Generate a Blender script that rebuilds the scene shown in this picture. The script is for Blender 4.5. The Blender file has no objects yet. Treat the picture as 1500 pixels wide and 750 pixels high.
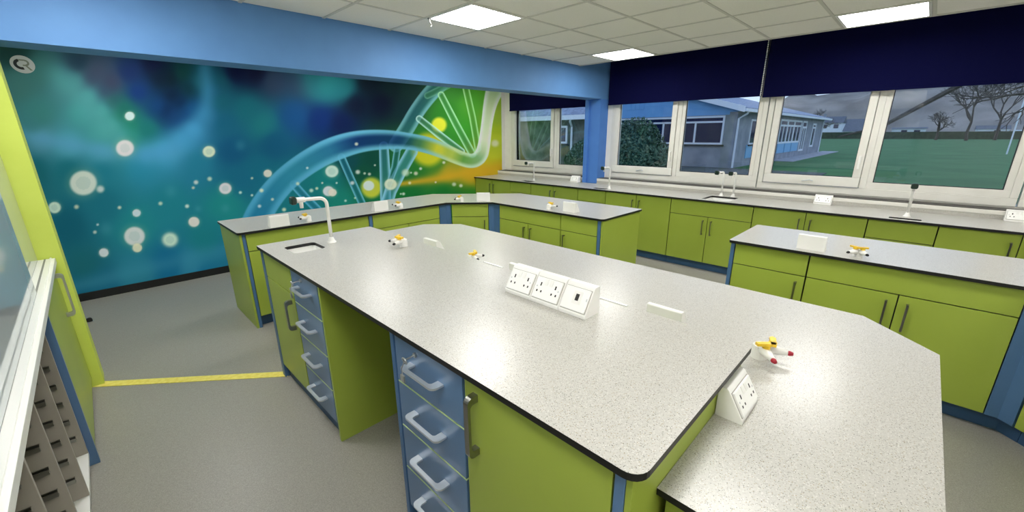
import bpy, bmesh, math, random
import numpy as np
from mathutils import Vector, Matrix
random.seed(7)
D = bpy.data
S = bpy.context.scene
COL = S.collection
PI = math.pi

# ------------------------------------------------------------------ camera
F_PX, CX, CY, CAM_H = 598.67, 750.0, 375.0, 1.7
def _rot(r):
    r = np.array(r); th = np.linalg.norm(r); k = r/th
    K = np.array([[0, -k[2], k[1]], [k[2], 0, -k[0]], [-k[1], k[0], 0]])
    return np.eye(3) + math.sin(th)*K + (1-math.cos(th))*K@K
RC = _rot([1.7471, -.7382, .5417])      # rows: camera right, down, forward in world axes
cam_d = D.cameras.new('camera'); cam = D.objects.new('camera', cam_d); COL.objects.link(cam)
cam_d.sensor_width = 36; cam_d.sensor_fit = 'HORIZONTAL'; cam_d.lens = 36*F_PX/1500
cam_d.clip_start = .02; cam_d.clip_end = 1000
m = Matrix.Identity(4)
for i in range(3):
    m[i][0] = RC[0][i]; m[i][1] = -RC[1][i]; m[i][2] = -RC[2][i]
m[2][3] = CAM_H
cam.matrix_world = m
S.camera = cam
def to_pixel(x, y, z):
    """world point(s) -> photo pixel"""
    P = np.stack([np.asarray(x, float)+0*np.asarray(z), np.asarray(y, float)+0*np.asarray(z), np.asarray(z, float)-CAM_H], -1)
    c = P @ RC.T
    return CX + F_PX*c[..., 0]/c[..., 2], CY + F_PX*c[..., 1]/c[..., 2]

# ------------------------------------------------------------------ world, exposure
LIGHT_STRENGTH = 28.0
SKY_STRENGTH = 1.9
W = D.worlds.new('world'); S.world = W; W.use_nodes = True
nt = W.node_tree; bg = nt.nodes['Background']
tc = nt.nodes.new('ShaderNodeTexCoord'); sp = nt.nodes.new('ShaderNodeSeparateXYZ')
rp = nt.nodes.new('ShaderNodeValToRGB')
rp.color_ramp.elements[0].position = 0.0; rp.color_ramp.elements[0].color = (.46, .54, .68, 1)
rp.color_ramp.elements[1].position = 0.6; rp.color_ramp.elements[1].color = (.34, .46, .72, 1)
nt.links.new(tc.outputs['Generated'], sp.inputs[0]); nt.links.new(sp.outputs[2], rp.inputs[0])
nt.links.new(rp.outputs[0], bg.inputs[0]); bg.inputs[1].default_value = SKY_STRENGTH
S.view_settings.view_transform = 'Standard'; S.view_settings.look = 'None'
S.view_settings.exposure = 0.0; S.view_settings.gamma = 1.0; S.view_settings.use_curve_mapping = False

# ------------------------------------------------------------------ materials
def srgb(r, g, b):
    f = lambda c: (c/255/12.92) if c/255 <= .04045 else ((c/255+.055)/1.055)**2.4
    return (f(r), f(g), f(b), 1)
def base(name, color, rough=.5, metal=0., spec=.5, coat=0.):
    mt = D.materials.new(name); mt.use_nodes = True
    b = mt.node_tree.nodes['Principled BSDF']
    b.inputs['Base Color'].default_value = color; b.inputs['Roughness'].default_value = rough
    b.inputs['Metallic'].default_value = metal; b.inputs['Specular IOR Level'].default_value = spec
    b.inputs['Coat Weight'].default_value = coat
    return mt, mt.node_tree, b
def noisy(name, c1, c2, scale=20, rough=.5, spec=.5, detail=4, metal=0, bump=0., lo=.35, hi=.65, coat=0.):
    mt, t, b = base(name, c1, rough, metal, spec, coat)
    co = t.nodes.new('ShaderNodeTexCoord'); n = t.nodes.new('ShaderNodeTexNoise'); r = t.nodes.new('ShaderNodeValToRGB')
    n.inputs['Scale'].default_value = scale; n.inputs['Detail'].default_value = detail
    r.color_ramp.elements[0].position = lo; r.color_ramp.elements[0].color = c1
    r.color_ramp.elements[1].position = hi; r.color_ramp.elements[1].color = c2
    t.links.new(co.outputs['Object'], n.inputs['Vector']); t.links.new(n.outputs[0], r.inputs[0]); t.links.new(r.outputs[0], b.inputs['Base Color'])
    if bump:
        bp = t.nodes.new('ShaderNodeBump'); bp.inputs['Strength'].default_value = bump; bp.inputs['Distance'].default_value = .01
        t.links.new(n.outputs[0], bp.inputs['Height']); t.links.new(bp.outputs[0], b.inputs['Normal'])
    return mt
def speckled(name, c0, spots, rough=.35, spec=.5):
    """laminate: base colour with layers of fine chips (colour, scale, threshold)"""
    mt, t, b = base(name, c0, rough, 0, spec)
    co = t.nodes.new('ShaderNodeTexCoord')
    n0 = t.nodes.new('ShaderNodeTexNoise'); n0.inputs['Scale'].default_value = 160; n0.inputs['Detail'].default_value = 2
    r0 = t.nodes.new('ShaderNodeValToRGB'); r0.color_ramp.elements[0].position = .3; r0.color_ramp.elements[1].position = .7
    r0.color_ramp.elements[0].color = tuple(c*.90 for c in c0[:3])+(1,); r0.color_ramp.elements[1].color = tuple(min(1, c*1.06) for c in c0[:3])+(1,)
    t.links.new(co.outputs['Object'], n0.inputs[0]); t.links.new(n0.outputs[0], r0.inputs[0])
    last = r0.outputs[0]
    for col, sc, th, dens in spots:
        v = t.nodes.new('ShaderNodeTexVoronoi'); v.inputs['Scale'].default_value = sc
        t.links.new(co.outputs['Object'], v.inputs['Vector'])
        lt = t.nodes.new('ShaderNodeMath'); lt.operation = 'LESS_THAN'; lt.inputs[1].default_value = th
        t.links.new(v.outputs['Distance'], lt.inputs[0])
        sx = t.nodes.new('ShaderNodeSeparateXYZ'); t.links.new(v.outputs['Color'], sx.inputs[0])
        l2 = t.nodes.new('ShaderNodeMath'); l2.operation = 'LESS_THAN'; l2.inputs[1].default_value = dens
        t.links.new(sx.outputs[0], l2.inputs[0])
        mu = t.nodes.new('ShaderNodeMath'); mu.operation = 'MULTIPLY'
        t.links.new(lt.outputs[0], mu.inputs[0]); t.links.new(l2.outputs[0], mu.inputs[1])
        mx = t.nodes.new('ShaderNodeMix'); mx.data_type = 'RGBA'
        t.links.new(mu.outputs[0], mx.inputs['Factor']); t.links.new(last, mx.inputs['A']); mx.inputs['B'].default_value = col
        last = mx.outputs['Result']
    t.links.new(last, b.inputs['Base Color'])
    return mt
M = {}
M['worktop'] = speckled('worktop_laminate', srgb(184, 182, 175), [(srgb(146, 143, 135), 230, .34, .34), (srgb(160, 150, 130), 190, .32, .22), (srgb(203, 201, 195), 210, .36, .22), (srgb(60, 57, 54), 260, .32, .08)], .28, .5)
M['core'] = base('black_core_edge', srgb(5, 5, 6), .5)[0]
M['green'] = noisy('lime_laminate', srgb(154, 172, 66), srgb(158, 176, 70), 3, .36, .45)
M['green_pale'] = base('pale_lime_edge', srgb(190, 214, 150), .5)[0]
M['blue'] = noisy('denim_blue_laminate', srgb(84, 117, 156), srgb(88, 122, 161), 3, .28, .5)
M['blue_post'] = noisy('slate_blue_post', srgb(70, 106, 146), srgb(76, 112, 152), 4, .45, .4)
M['kick'] = base('blue_plinth', srgb(52, 88, 128), .5)[0]
M['carcass'] = base('dark_carcass', srgb(40, 48, 40), .7)[0]
M['carcass_pale'] = base('pale_carcass', srgb(196, 216, 150), .6)[0]
M['steel'] = base('brushed_steel', (.62, .63, .64, 1), .32, 1.0)[0]
M['satin'] = base('satin_aluminium', (.72, .76, .80, 1), .38, .85)[0]
M['darksteel'] = base('dark_nickel', (.30, .30, .27, 1), .30, 1.0)[0]
M['white'] = noisy('white_plastic', srgb(236, 235, 230), srgb(240, 239, 235), 6, .35, .5)
M['offwhite'] = base('switch_white', srgb(246, 246, 242), .3)[0]
M['black'] = base('black_rubber', srgb(18, 18, 20), .5)[0]
M['slot'] = base('socket_slot', srgb(30, 26, 26), .6)[0]
M['plate_shade'] = base('plate_shadow_grey', srgb(170, 168, 160), .5)[0]  # shade tone painted around the socket faceplates
M['upvc'] = noisy('cream_white_upvc', srgb(222, 220, 212), srgb(228, 226, 219), 5, .35, .5)
M['gasket'] = base('window_gasket', srgb(30, 32, 34), .6)[0]
M['grey_ledge'] = base('grey_window_ledge', srgb(70, 68, 64), .6)[0]
M['yellow'] = noisy('yellow_lever', srgb(232, 190, 40), srgb(238, 198, 52), 30, .4)
M['red'] = base('red_nozzle_tip', srgb(170, 30, 50), .4)[0]
M['knob'] = base('dark_green_knob', srgb(14, 40, 30), .35)[0]
M['sink'] = base('white_ceramic_sink', srgb(240, 240, 236), .2)[0]
M['sinkrim'] = base('black_cutout_rim', srgb(12, 12, 12), .4)[0]
M['floor'] = speckled('grey_vinyl', srgb(150, 147, 138), [(srgb(136, 133, 124), 190, .4, .5), (srgb(164, 161, 152), 220, .4, .4)], .36, .5)
M['strip'] = noisy('yellow_threshold', srgb(228, 212, 84), srgb(240, 228, 120), 40, .45)
M['skirting'] = base('black_skirting', srgb(12, 13, 15), .45)[0]
M['tile'] = noisy('ceiling_tile_white', srgb(236, 234, 226), srgb(240, 238, 231), 90, .9, .2, 3, 0, .08)
M['grid'] = base('ceiling_grid_bar', srgb(205, 203, 194), .5)[0]
M['wall_white'] = noisy('white_paint', srgb(236, 234, 227), srgb(240, 238, 232), 8, .7, .3)
M['wall_blue'] = noisy('sky_blue_paint', srgb(88, 134, 188), srgb(91, 138, 192), 5, .6, .35)
M['col_blue'] = noisy('azure_paint', srgb(72, 122, 196), srgb(76, 126, 200), 5, .6, .35)
M['nib'] = noisy('lime_paint', srgb(200, 216, 92), srgb(204, 220, 98), 6, .55, .35)
M['blind'] = noisy('navy_blind_fabric', srgb(5, 7, 48), srgb(7, 9, 55), 300, .9, .1)
M['tray_grey'] = noisy('warm_grey_board', srgb(158, 152, 140), srgb(163, 157, 145), 8, .55)
M['alu_white'] = base('white_aluminium_track', srgb(232, 232, 226), .3, .1)[0]
M['groove'] = base('grey_groove', srgb(120, 120, 116), .5)[0]
def emit(name, col, st):
    mt = D.materials.new(name); mt.use_nodes = True; t = mt.node_tree
    t.nodes.remove(t.nodes['Principled BSDF'])
    e = t.nodes.new('ShaderNodeEmission'); e.inputs[0].default_value = col; e.inputs[1].default_value = st
    t.links.new(e.outputs[0], t.nodes['Material Output'].inputs[0]); return mt
M['led'] = emit('led_diffuser', (1, .99, .962, 1), LIGHT_STRENGTH)
M['led_rear'] = emit('led_diffuser_rear', (1, .99, .962, 1), LIGHT_STRENGTH*.62)
def glass(name, tint, ior=1.5, rough=0.0):
    mt = D.materials.new(name); mt.use_nodes = True; t = mt.node_tree
    t.nodes.remove(t.nodes['Principled BSDF'])
    tr = t.nodes.new('ShaderNodeBsdfTransparent'); tr.inputs[0].default_value = tint
    gl = t.nodes.new('ShaderNodeBsdfGlossy'); gl.inputs['Roughness'].default_value = rough
    fr = t.nodes.new('ShaderNodeFresnel'); fr.inputs[0].default_value = ior
    mx = t.nodes.new('ShaderNodeMixShader')
    t.links.new(fr.outputs[0], mx.inputs[0]); t.links.new(tr.outputs[0], mx.inputs[1]); t.links.new(gl.outputs[0], mx.inputs[2])
    t.links.new(mx.outputs[0], t.nodes['Material Output'].inputs[0]); return mt
M['glass'] = glass('window_glass', (.93, .96, .97, 1), 1.45)
M['panel_glass'] = base('pale_gloss_panel', srgb(176, 184, 186), .05, 0, .9)[0]

# ------------------------------------------------------------------ mesh helpers
def obj(name, V, Fc, mat, parent=None, smooth=False, mats=None, fmat=None):
    me = D.meshes.new(name); me.from_pydata([tuple(v) for v in V], [], Fc)
    if mats:
        for k in mats: me.materials.append(M[k])
        if fmat: me.polygons.foreach_set('material_index', fmat)
    else: me.materials.append(M[mat])
    if smooth: me.polygons.foreach_set('use_smooth', [True]*len(me.polygons))
    me.update()
    o = D.objects.new(name, me); COL.objects.link(o)
    if parent: o.parent = parent
    return o
class MB:
    """collects shapes for ONE mesh object"""
    def __init__(s): s.V = []; s.F = []
    def box(s, x0, x1, y0, y1, z0, z1):
        b = len(s.V)
        s.V += [(x, y, z) for z in (z0, z1) for y in (y0, y1) for x in (x0, x1)]
        s.F += [tuple(b+i for i in f) for f in ((0, 2, 3, 1), (4, 5, 7, 6), (0, 1, 5, 4), (2, 6, 7, 3), (0, 4, 6, 2), (1, 3, 7, 5))]
        return s
    def prism(s, pts, a0, a1, axis='z'):
        """extrude 2-D outline along an axis; pts (p,q): z->(x,y), x->(y,z), y->(x,z)"""
        b = len(s.V); n = len(pts)
        for a in (a0, a1):
            for p, q in pts:
                s.V.append((p, q, a) if axis == 'z' else ((a, p, q) if axis == 'x' else (p, a, q)))
        s.F += [tuple(b+i for i in reversed(range(n))), tuple(b+n+i for i in range(n))]
        s.F += [(b+i, b+(i+1) % n, b+n+(i+1) % n, b+n+i) for i in range(n)]
        return s
    def tube(s, path, r, seg=12, cap=True):
        P = [Vector(p) for p in path]; n = len(P)
        R = r if isinstance(r, (list, tuple)) else [r]*n
        T = [(P[min(i+1, n-1)]-P[max(i-1, 0)]).normalized() for i in range(n)]
        up = Vector((0, 0, 1)) if abs(T[0].z) < .9 else Vector((1, 0, 0))
        N = T[0].cross(up).normalized(); b = len(s.V)
        for i in range(n):
            if i: N = (N - T[i]*N.dot(T[i])).normalized()
            Bn = T[i].cross(N)
            for k in range(seg):
                a = 2*PI*k/seg
                s.V.append(tuple(P[i] + (N*math.cos(a)+Bn*math.sin(a))*R[i]))
        for i in range(n-1):
            for k in range(seg):
                s.F.append((b+i*seg+k, b+i*seg+(k+1) % seg, b+(i+1)*seg+(k+1) % seg, b+(i+1)*seg+k))
        if cap:
            s.F += [tuple(b+k for k in reversed(range(seg))), tuple(b+(n-1)*seg+k for k in range(seg))]
        return s
    def lathe(s, prof, c=(0, 0, 0), seg=20):
        b = len(s.V); n = len(prof)
        for r, z in prof:
            for k in range(seg):
                a = 2*PI*k/seg; s.V.append((c[0]+r*math.cos(a), c[1]+r*math.sin(a), c[2]+z))
        for i in range(n-1):
            for k in range(seg):
                s.F.append((b+i*seg+k, b+i*seg+(k+1) % seg, b+(i+1)*seg+(k+1) % seg, b+(i+1)*seg+k))
        s.F += [tuple(b+k for k in reversed(range(seg))), tuple(b+(n-1)*seg+k for k in range(seg))]
        return s
    def build(s, name, mat, parent=None, smooth=False, bevel=0., fix=False):
        o = obj(name, s.V, s.F, mat, parent, smooth)
        if fix or bevel:
            bm = bmesh.new(); bm.from_mesh(o.data)
            bmesh.ops.recalc_face_normals(bm, faces=bm.faces)
            if bevel: bmesh.ops.bevel(bm, geom=bm.edges[:], offset=bevel, segments=2, affect='EDGES', profile=.6)
            bm.to_mesh(o.data); bm.free()
        return o
def box(name, x0, x1, y0, y1, z0, z1, mat, parent=None, bevel=0.):
    return MB().box(x0, x1, y0, y1, z0, z1).build(name, mat, parent, bevel=bevel)
def tag(o, label, cat, group=None):
    o['label'] = label; o['category'] = cat
    if group: o['group'] = group
    return o
def struct(o, label=None):
    o['kind'] = 'structure'
    if label: o['label'] = label
    return o
def thing(name, label, cat, loc=(0, 0, 0), rz=0., group=None):
    o = D.objects.new(name, None); COL.objects.link(o); o.empty_display_size = .1
    o.location = loc; o.rotation_euler = (0, 0, rz)
    return tag(o, label, cat, group)
def copy_thing(root, loc, rz, label):
    c = root.copy(); COL.objects.link(c); c.location = loc; c.rotation_euler = (0, 0, rz); c['label'] = label
    def rec(o, p):
        for ch in list(o.children):
            k = ch.copy(); COL.objects.link(k); k.parent = p; rec(ch, k)
    rec(root, c)
    return c
def rounded(pts, radii, seg=6):
    """round the corners of a polygon (radius per corner)"""
    out = []; n = len(pts)
    for i in range(n):
        r = radii[i] if isinstance(radii, (list, tuple)) else radii
        p = Vector(pts[i]); a = Vector(pts[i-1]); c = Vector(pts[(i+1) % n])
        if r <= 0: out.append(tuple(p)); continue
        u = (a-p).normalized(); w = (c-p).normalized()
        ang = u.angle(w); d = r/math.tan(ang/2)
        p0, p1 = p+u*d, p+w*d
        cen = p + (u+w).normalized()*(r/math.sin(ang/2))
        a0 = math.atan2(*(p0-cen).yx); a1 = math.atan2(*(p1-cen).yx)
        da = (a1-a0+PI) % (2*PI)-PI
        for k in range(seg+1):
            t = a0+da*k/seg; out.append((cen.x+r*math.cos(t), cen.y+r*math.sin(t)))
    return out
def slab(name, outer, holes, z0, z1, mat, parent=None):
    """flat slab with holes"""
    bm = bmesh.new()
    def loop(pts):
        vs = [bm.verts.new((p[0], p[1], z1)) for p in pts]
        return [bm.edges.new((vs[i], vs[(i+1) % len(vs)])) for i in range(len(vs))]
    ed = loop(outer)
    for h in holes: ed += loop(h)
    bmesh.ops.triangle_fill(bm, use_beauty=True, use_dissolve=False, edges=ed)
    fs = bm.faces[:]
    for f in fs:
        if f.normal.z < 0: f.normal_flip()
    r = bmesh.ops.extrude_face_region(bm, geom=fs)
    for v in [g for g in r['geom'] if isinstance(g, bmesh.types.BMVert)]: v.co.z = z0
    bmesh.ops.recalc_face_normals(bm, faces=bm.faces)
    me = D.meshes.new(name); bm.to_mesh(me); bm.free(); me.materials.append(M[mat])
    o = D.objects.new(name, me); COL.objects.link(o); o.parent = parent
    return o

# ------------------------------------------------------------------ the room shell
YM = 6.18          # mural wall
XW = 6.10          # window wall, inner face
ZC = 2.635         # suspended ceiling
ZS = 3.00          # slab above the window recess
YB = 3.80          # front of the beam
XL = -.92          # left wall
YF = -3.4          # wall behind the camera
ZB = .905          # bench tops
ZR = .991          # raised bench top
ZL = .843          # low table top
floor = struct(box('floor', XL-.2, XW+.25, YF-.2, YM+.2, -.12, 0, 'floor'), 'speckled grey vinyl floor')
wb = struct(box('wall_back', XL-.2, XW+.25, YM, YM+.2, 0, ZS, 'wall_white'), 'end wall covered by the printed mural')
struct(box('wall_left', XL-.2, XL, YF, YM, 0, ZS, 'wall_white'))
struct(box('wall_front', XL-.2, XW+.25, YF-.2, YF, 0, ZS, 'wall_white'))
# window wall: solid below the windows, piers and lintel
SILL = 1.005; HEAD = 2.62
ww = MB().box(XW, XW+.25, YF, YM, 0, SILL).box(XW, XW+.25, YF, YM, HEAD, ZS)
WINS = [(6.00, 4.12), (3.71, 1.505), (1.495, -.71), (-.72, -2.92)]
ys = [YM]+[v for w in WINS for v in w]+[YF]
for i in range(0, len(ys), 2):
    if ys[i]-ys[i+1] > .02: ww.box(XW, XW+.25, ys[i+1], ys[i], SILL, HEAD)
struct(ww.build('wall_window', 'wall_white'), 'white window wall')
# beam, column, nib wall
struct(box('wall_beam', XL, XW, YB, YB+.28, 2.22, ZS, 'wall_blue'), 'sky blue painted downstand beam across the ceiling')
struct(box('wall_column', 5.875, XW, 3.80, 4.00, 0, 2.22, 'col_blue'), 'blue painted column between the windows')
pb = struct(MB().box(5.845, XW, 4.0, 4.07, 0, 2.22).build('wall_pipe_casing', 'col_blue'), 'narrow blue pipe casing beside the column')
struct(box('wall_nib', XL, -.234, 3.88, 4.08, 0, 2.22, 'nib'), 'lime painted wall end under the beam')
# black skirting at the mural
struct(box('baseboard_back', XL, 5.28, YM-.016, YM, 0, .085, 'skirting'), 'black skirting under the mural')
# yellow threshold strip
a = Vector((-.285, 3.915)); b = Vector((.735, 3.05)); d = (b-a).normalized(); n = Vector((-d.y, d.x))*.034
pts = [a-n, b-n, b+n, a+n]
struct(MB().prism([tuple(p) for p in pts], 0, .004).build('trim_1', 'strip', fix=True), 'yellow threshold strip across the grey floor')

# ------------------------------------------------------------------ ceiling
ceil = struct(box('ceiling', XL, 5.29, YF, YB, ZC+.02, ZC+.05, 'tile'), 'suspended ceiling of white square tiles')
struct(box('ceiling_slab', XL-.2, XW+.25, YF-.2, YM+.2, ZS, ZS+.15, 'wall_white'), 'slab above the suspended ceiling')
struct(box('ceiling_rear', XL, XW, YB+.28, YM, ZC, ZC+.05, 'wall_white'), 'plain ceiling behind the beam')
struct(box('trim_2', 5.275, 5.29, YF, YB, ZC-.004, ZS, 'grid'), 'white edge of the suspended ceiling')
PX, PY = .603, .61
X0, Y0 = 2.24, 3.22
xs = [X0+PX*k for k in range(-6, 6)]; ysg = [Y0-PY*k for k in range(-1, 12)]
LIGHTS = [(i, j) for i in (-4, 0, 4) for j in (0, 4, 8)]
tmesh = {}
for i in range(-6, 6):
    for j in range(-1, 11):
        x0 = max(X0+PX*i, XL)+.008; x1 = min(X0+PX*(i+1), 5.275)-.008
        y1 = min(Y0-PY*j, YB)-.008; y0 = max(Y0-PY*(j+1), YF)+.008
        if x1-x0 < .03 or y1-y0 < .03 or (i, j) in LIGHTS: continue
        w, h = round(x1-x0, 3), round(y1-y0, 3)
        if (w, h) not in tmesh:
            o = box('ceiling_tile', 0, w, 0, h, 0, .015, 'tile', ceil, bevel=.003); tmesh[(w, h)] = o.data
        else:
            o = D.objects.new('ceiling_tile', tmesh[(w, h)]); COL.objects.link(o); o.parent = ceil
        o.location = (x0, y0, ZC+.002)
g = MB()
for x in xs:
    if XL < x < 5.275: g.box(x-.012, x+.012, YF, YB, ZC-.003, ZC+.02)
for y in ysg:
    if YF < y < YB: g.box(XL, 5.275, y-.012, y+.012, ZC-.0025, ZC+.02)
g.build('grid_bars', 'grid', ceil)
LBL = {(0, 0): 'square ceiling light panel above the back bench, nearest the mural', (4, 0): 'square ceiling light panel by the blind, nearest the blue beam corner',
       (4, 4): 'square ceiling light panel by the blind at the upper right'}
for i, j in LIGHTS:
    x, y = X0+PX*i, Y0-PY*(j+1)
    xa, ya = max(x, XL+.01), y
    t = thing('ceiling_light', LBL.get((i, j), 'square ceiling light panel out of view, %s row, %s the room' % (['far', 'middle', 'near'][j//4], {-4: 'left side of', 0: 'middle of', 4: 'window side of'}[i])), 'light', (xa, ya, ZC), 0, 'square ceiling light panels')
    w = x+PX-xa; h = PY
    fr = MB().box(.014, w-.014, .014, .034, -.006, .018).box(.014, w-.014, h-.034, h-.014, -.006, .018).box(.014, .034, .034, h-.034, -.006, .018).box(w-.034, w-.014, .034, h-.034, -.006, .018)
    fr.build('frame', 'offwhite', t)
    box('diffuser', .034, w-.034, .034, h-.034, -.002, .016, 'led', t)
for xx, lab in ((.15, 'ceiling light panel hidden behind the beam, left'), (2.35, 'ceiling light panel hidden behind the beam, middle'), (4.5, 'ceiling light panel hidden behind the beam, right')):
    t = thing('ceiling_light', lab, 'light', (xx, 4.95, ZC), 0, 'square ceiling light panels')
    MB().box(0, .6, 0, .02, -.012, 0).box(0, .6, .58, .6, -.012, 0).box(0, .02, .02, .58, -.012, 0).box(.58, .6, .02, .58, -.012, 0).build('frame', 'offwhite', t)
    box('diffuser', .02, .58, .02, .58, -.008, -.001, 'led_rear', t)
# small hook by the ceiling light
hk = thing('ceiling_hook', 'small dark hook beside the ceiling light near the beam', 'hook', (2.262, 3.18, ZC))
MB().lathe([(.018, 0), (.018, -.008), (.006, -.01), (.006, -.03)], seg=10).build('mount', 'darksteel', hk, fix=True)
MB().tube([(0, 0, -.03), (.012, 0, -.04), (.02, 0, -.055), (.008, 0, -.068)], .004, 6).build('hook', 'darksteel', hk)

# ------------------------------------------------------------------ mural print (flat print on the wall)
CP = """20 75 28 62 60;30 120 60 112 112;110 120 68 130 136;130 142 70 145 150;150 162 66 146 148;166 182 66 146 148;178 200 62 144 150;134 114 50 66 90;154 134 48 70 95;164 150 34 86 90;175 172 24 106 86;190 200 30 124 108;245 160 8 40 80;262 150 8 40 76;270 165 14 60 110;280 160 20 80 130;275 130 10 52 66;250 115 4 30 44;320 120 24 90 110;325 150 24 98 118;330 180 22 96 126;60 108 58 112 112;95 125 66 128 135;60 170 56 122 122;120 165 64 146 148;150 195 66 150 150;45 185 58 122 128;
60 203 78 142 168;100 213 74 152 175;150 224 66 146 170;50 250 22 100 115;100 250 24 108 124;150 250 30 120 142;205 240 38 134 165;
115 93 30 55 75;140 108 58 68 92;162 122 55 60 86;190 105 20 44 96;202 135 14 50 112;182 160 24 100 90;190 185 26 118 98;215 190 24 110 108;232 155 14 60 112;238 112 4 28 52;252 140 5 30 60;225 92 8 20 58;
265 108 12 62 62;292 120 30 95 112;312 130 30 96 130;302 170 42 112 152;282 190 62 142 188;268 206 56 140 182;256 168 18 58 108;290 240 34 120 150;240 225 52 146 186;215 232 45 138 172;
345 105 10 18 58;375 105 14 20 55;400 117 46 66 96;440 118 44 66 96;360 160 24 108 124;385 182 28 116 126;430 170 20 76 132;470 175 10 42 104;500 180 8 26 72;480 120 34 124 130;505 130 28 104 114;455 110 30 90 105;520 152 8 20 44;560 150 8 18 44;540 120 12 26 40;592 160 14 46 54;572 128 16 42 48;600 130 20 55 55;
340 220 16 84 124;400 210 14 84 120;350 260 20 100 130;330 300 28 130 132;250 300 28 122 138;150 300 24 108 128;100 330 14 92 114;200 330 30 128 138;300 350 24 118 130;122 390 24 100 114;200 402 42 126 152;280 392 48 132 166;250 388 14 98 142;150 420 24 98 128;300 402 24 110 150;330 380 30 115 150;120 430 20 95 125;
420 270 24 118 132;380 250 20 104 130;450 295 22 112 120;480 262 20 120 122;530 250 14 78 58;540 282 20 108 70;500 295 24 124 112;515 240 12 70 80;545 235 12 70 60;
600 290 20 108 50;640 300 18 108 50;650 280 22 112 46;580 250 20 100 50;590 235 30 105 55;650 165 48 128 40;625 200 44 124 45;680 190 60 150 45;692 150 78 160 50;665 130 58 130 48;660 200 50 135 45;725 200 172 192 42;730 165 150 180 60;722 240 188 192 40;702 250 196 172 34;690 258 202 164 40;655 252 186 160 40;690 285 40 120 40;670 290 26 112 44;610 240 40 118 45;640 240 60 130 45"""
def mural_colour(u, v):
    cp = np.array([[float(t) for t in r.split()] for r in CP.replace('\n', '').split(';')])
    num = np.zeros(u.shape+(3,)); den = np.zeros(u.shape)
    for cu, cv, r, gg, bb in cp:
        w = 1/((u-cu)**2+(v-cv)**2+110)**1.85
        num += w[..., None]*np.array([r, gg, bb]); den += w
    C = num/den[..., None]
    def mixc(C, col, a):
        a = np.clip(a, 0, 1)[..., None]; return C*(1-a)+np.array(col)*a
    def seg_dist(pts):
        best = np.full(u.shape, 1e9); T = np.zeros(u.shape); Wd = np.ones(u.shape)
        tot = len(pts)-1
        for i in range(tot):
            (x0, y0, w0), (x1, y1, w1) = pts[i], pts[i+1]
            dx, dy = x1-x0, y1-y0
            t = np.clip(((u-x0)*dx+(v-y0)*dy)/(dx*dx+dy*dy), 0, 1)
            dd = np.hypot(u-x0-t*dx, v-y0-t*dy); k = dd < best
            best = np.where(k, dd, best); T = np.where(k, (i+t)/tot, T); Wd = np.where(k, w0+t*(w1-w0), Wd)
        return best/Wd, T
    def smooth(pts, it=3):
        for _ in range(it):
            q = [pts[0]]
            for a, b in zip(pts, pts[1:]):
                q += [tuple(.75*a[k]+.25*b[k] for k in range(3)), tuple(.25*a[k]+.75*b[k] for k in range(3))]
            pts = q+[pts[-1]]
        return pts
    S01 = lambda x, a, b: np.clip((x-a)/(b-a), 0, 1)**2*(3-2*np.clip((x-a)/(b-a), 0, 1))
    ramp = lambda T, ks: np.stack([np.interp(T, [k[0] for k in ks], [k[1][c] for k in ks]) for c in range(3)], -1)
    # light sweeps
    for pts, col, al in (([(20, 195, 10), (95, 211, 13), (180, 226, 13), (250, 222, 20)], (88, 158, 196), .55),
                         ([(85, 110, 18), (130, 155, 22), (180, 205, 20)], (84, 162, 164), .45),
                         ([(90, 425, 10), (190, 400, 12), (300, 372, 14), (340, 366, 10)], (62, 142, 172), .45),
                         ([(300, 100, 10), (306, 150, 11), (285, 188, 18), (255, 215, 16), (215, 228, 12)], (72, 152, 200), .5)):
        t, T = seg_dist(smooth(pts)); C = mixc(C, col, al*np.exp(-t*t))
    q = np.hypot(u-476, (v-116)*1.1)/46; C = mixc(C, (34, 120, 128), .6*(1-S01(q, .45, 1.15)))
    # orange streak and yellow glows
    t, T = seg_dist([(575, 271, 3), (640, 262, 6), (700, 250, 9), (730, 246, 10)]); C = mixc(C, (206, 164, 38), .85*np.exp(-t*t*.8))
    for cu, cv, r, col, al in ((627, 219, 24, (206, 202, 40), .95), (643, 183, 11, (222, 226, 60), 1), (544, 275, 15, (196, 200, 60), .95), (725, 215, 18, (196, 206, 60), .5), (715, 262, 14, (206, 160, 40), .5)):
        q = np.hypot(u-cu, v-cv)/r; C = mixc(C, col, al*(1-S01(q, .75, 1.25)))
    # helix: rear strand, rungs, main strand
    def band(C, pts, edge, fill, af=.55, ae=.9, sm=True):
        t, T = seg_dist(smooth(pts) if sm else pts)
        ec = ramp(T, edge) if isinstance(edge, list) else np.array(edge)+0*C
        fc = ramp(T, fill) if isinstance(fill, list) else np.array(fill)+0*C
        inside = 1-S01(t, .93, 1.07)
        e = S01(t, .25, .85)
        nz = 1+0*u
        a = inside*(af+(ae-af)*e)
        col = fc*(1-e[..., None])+ec*e[..., None]*nz[..., None]
        return C*(1-a[..., None])+col*a[..., None]
    C = band(C, [(580, 212, 11), (596, 188, 11.5), (610, 163, 11.5), (629, 138, 12), (645, 122, 12), (665, 105, 12)], (118, 186, 196), (44, 112, 122), .75, .9)
    C = band(C, [(626, 140, 5), (651, 128, 5), (680, 112, 5)], (110, 178, 150), (60, 130, 80), .5, .7)
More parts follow.
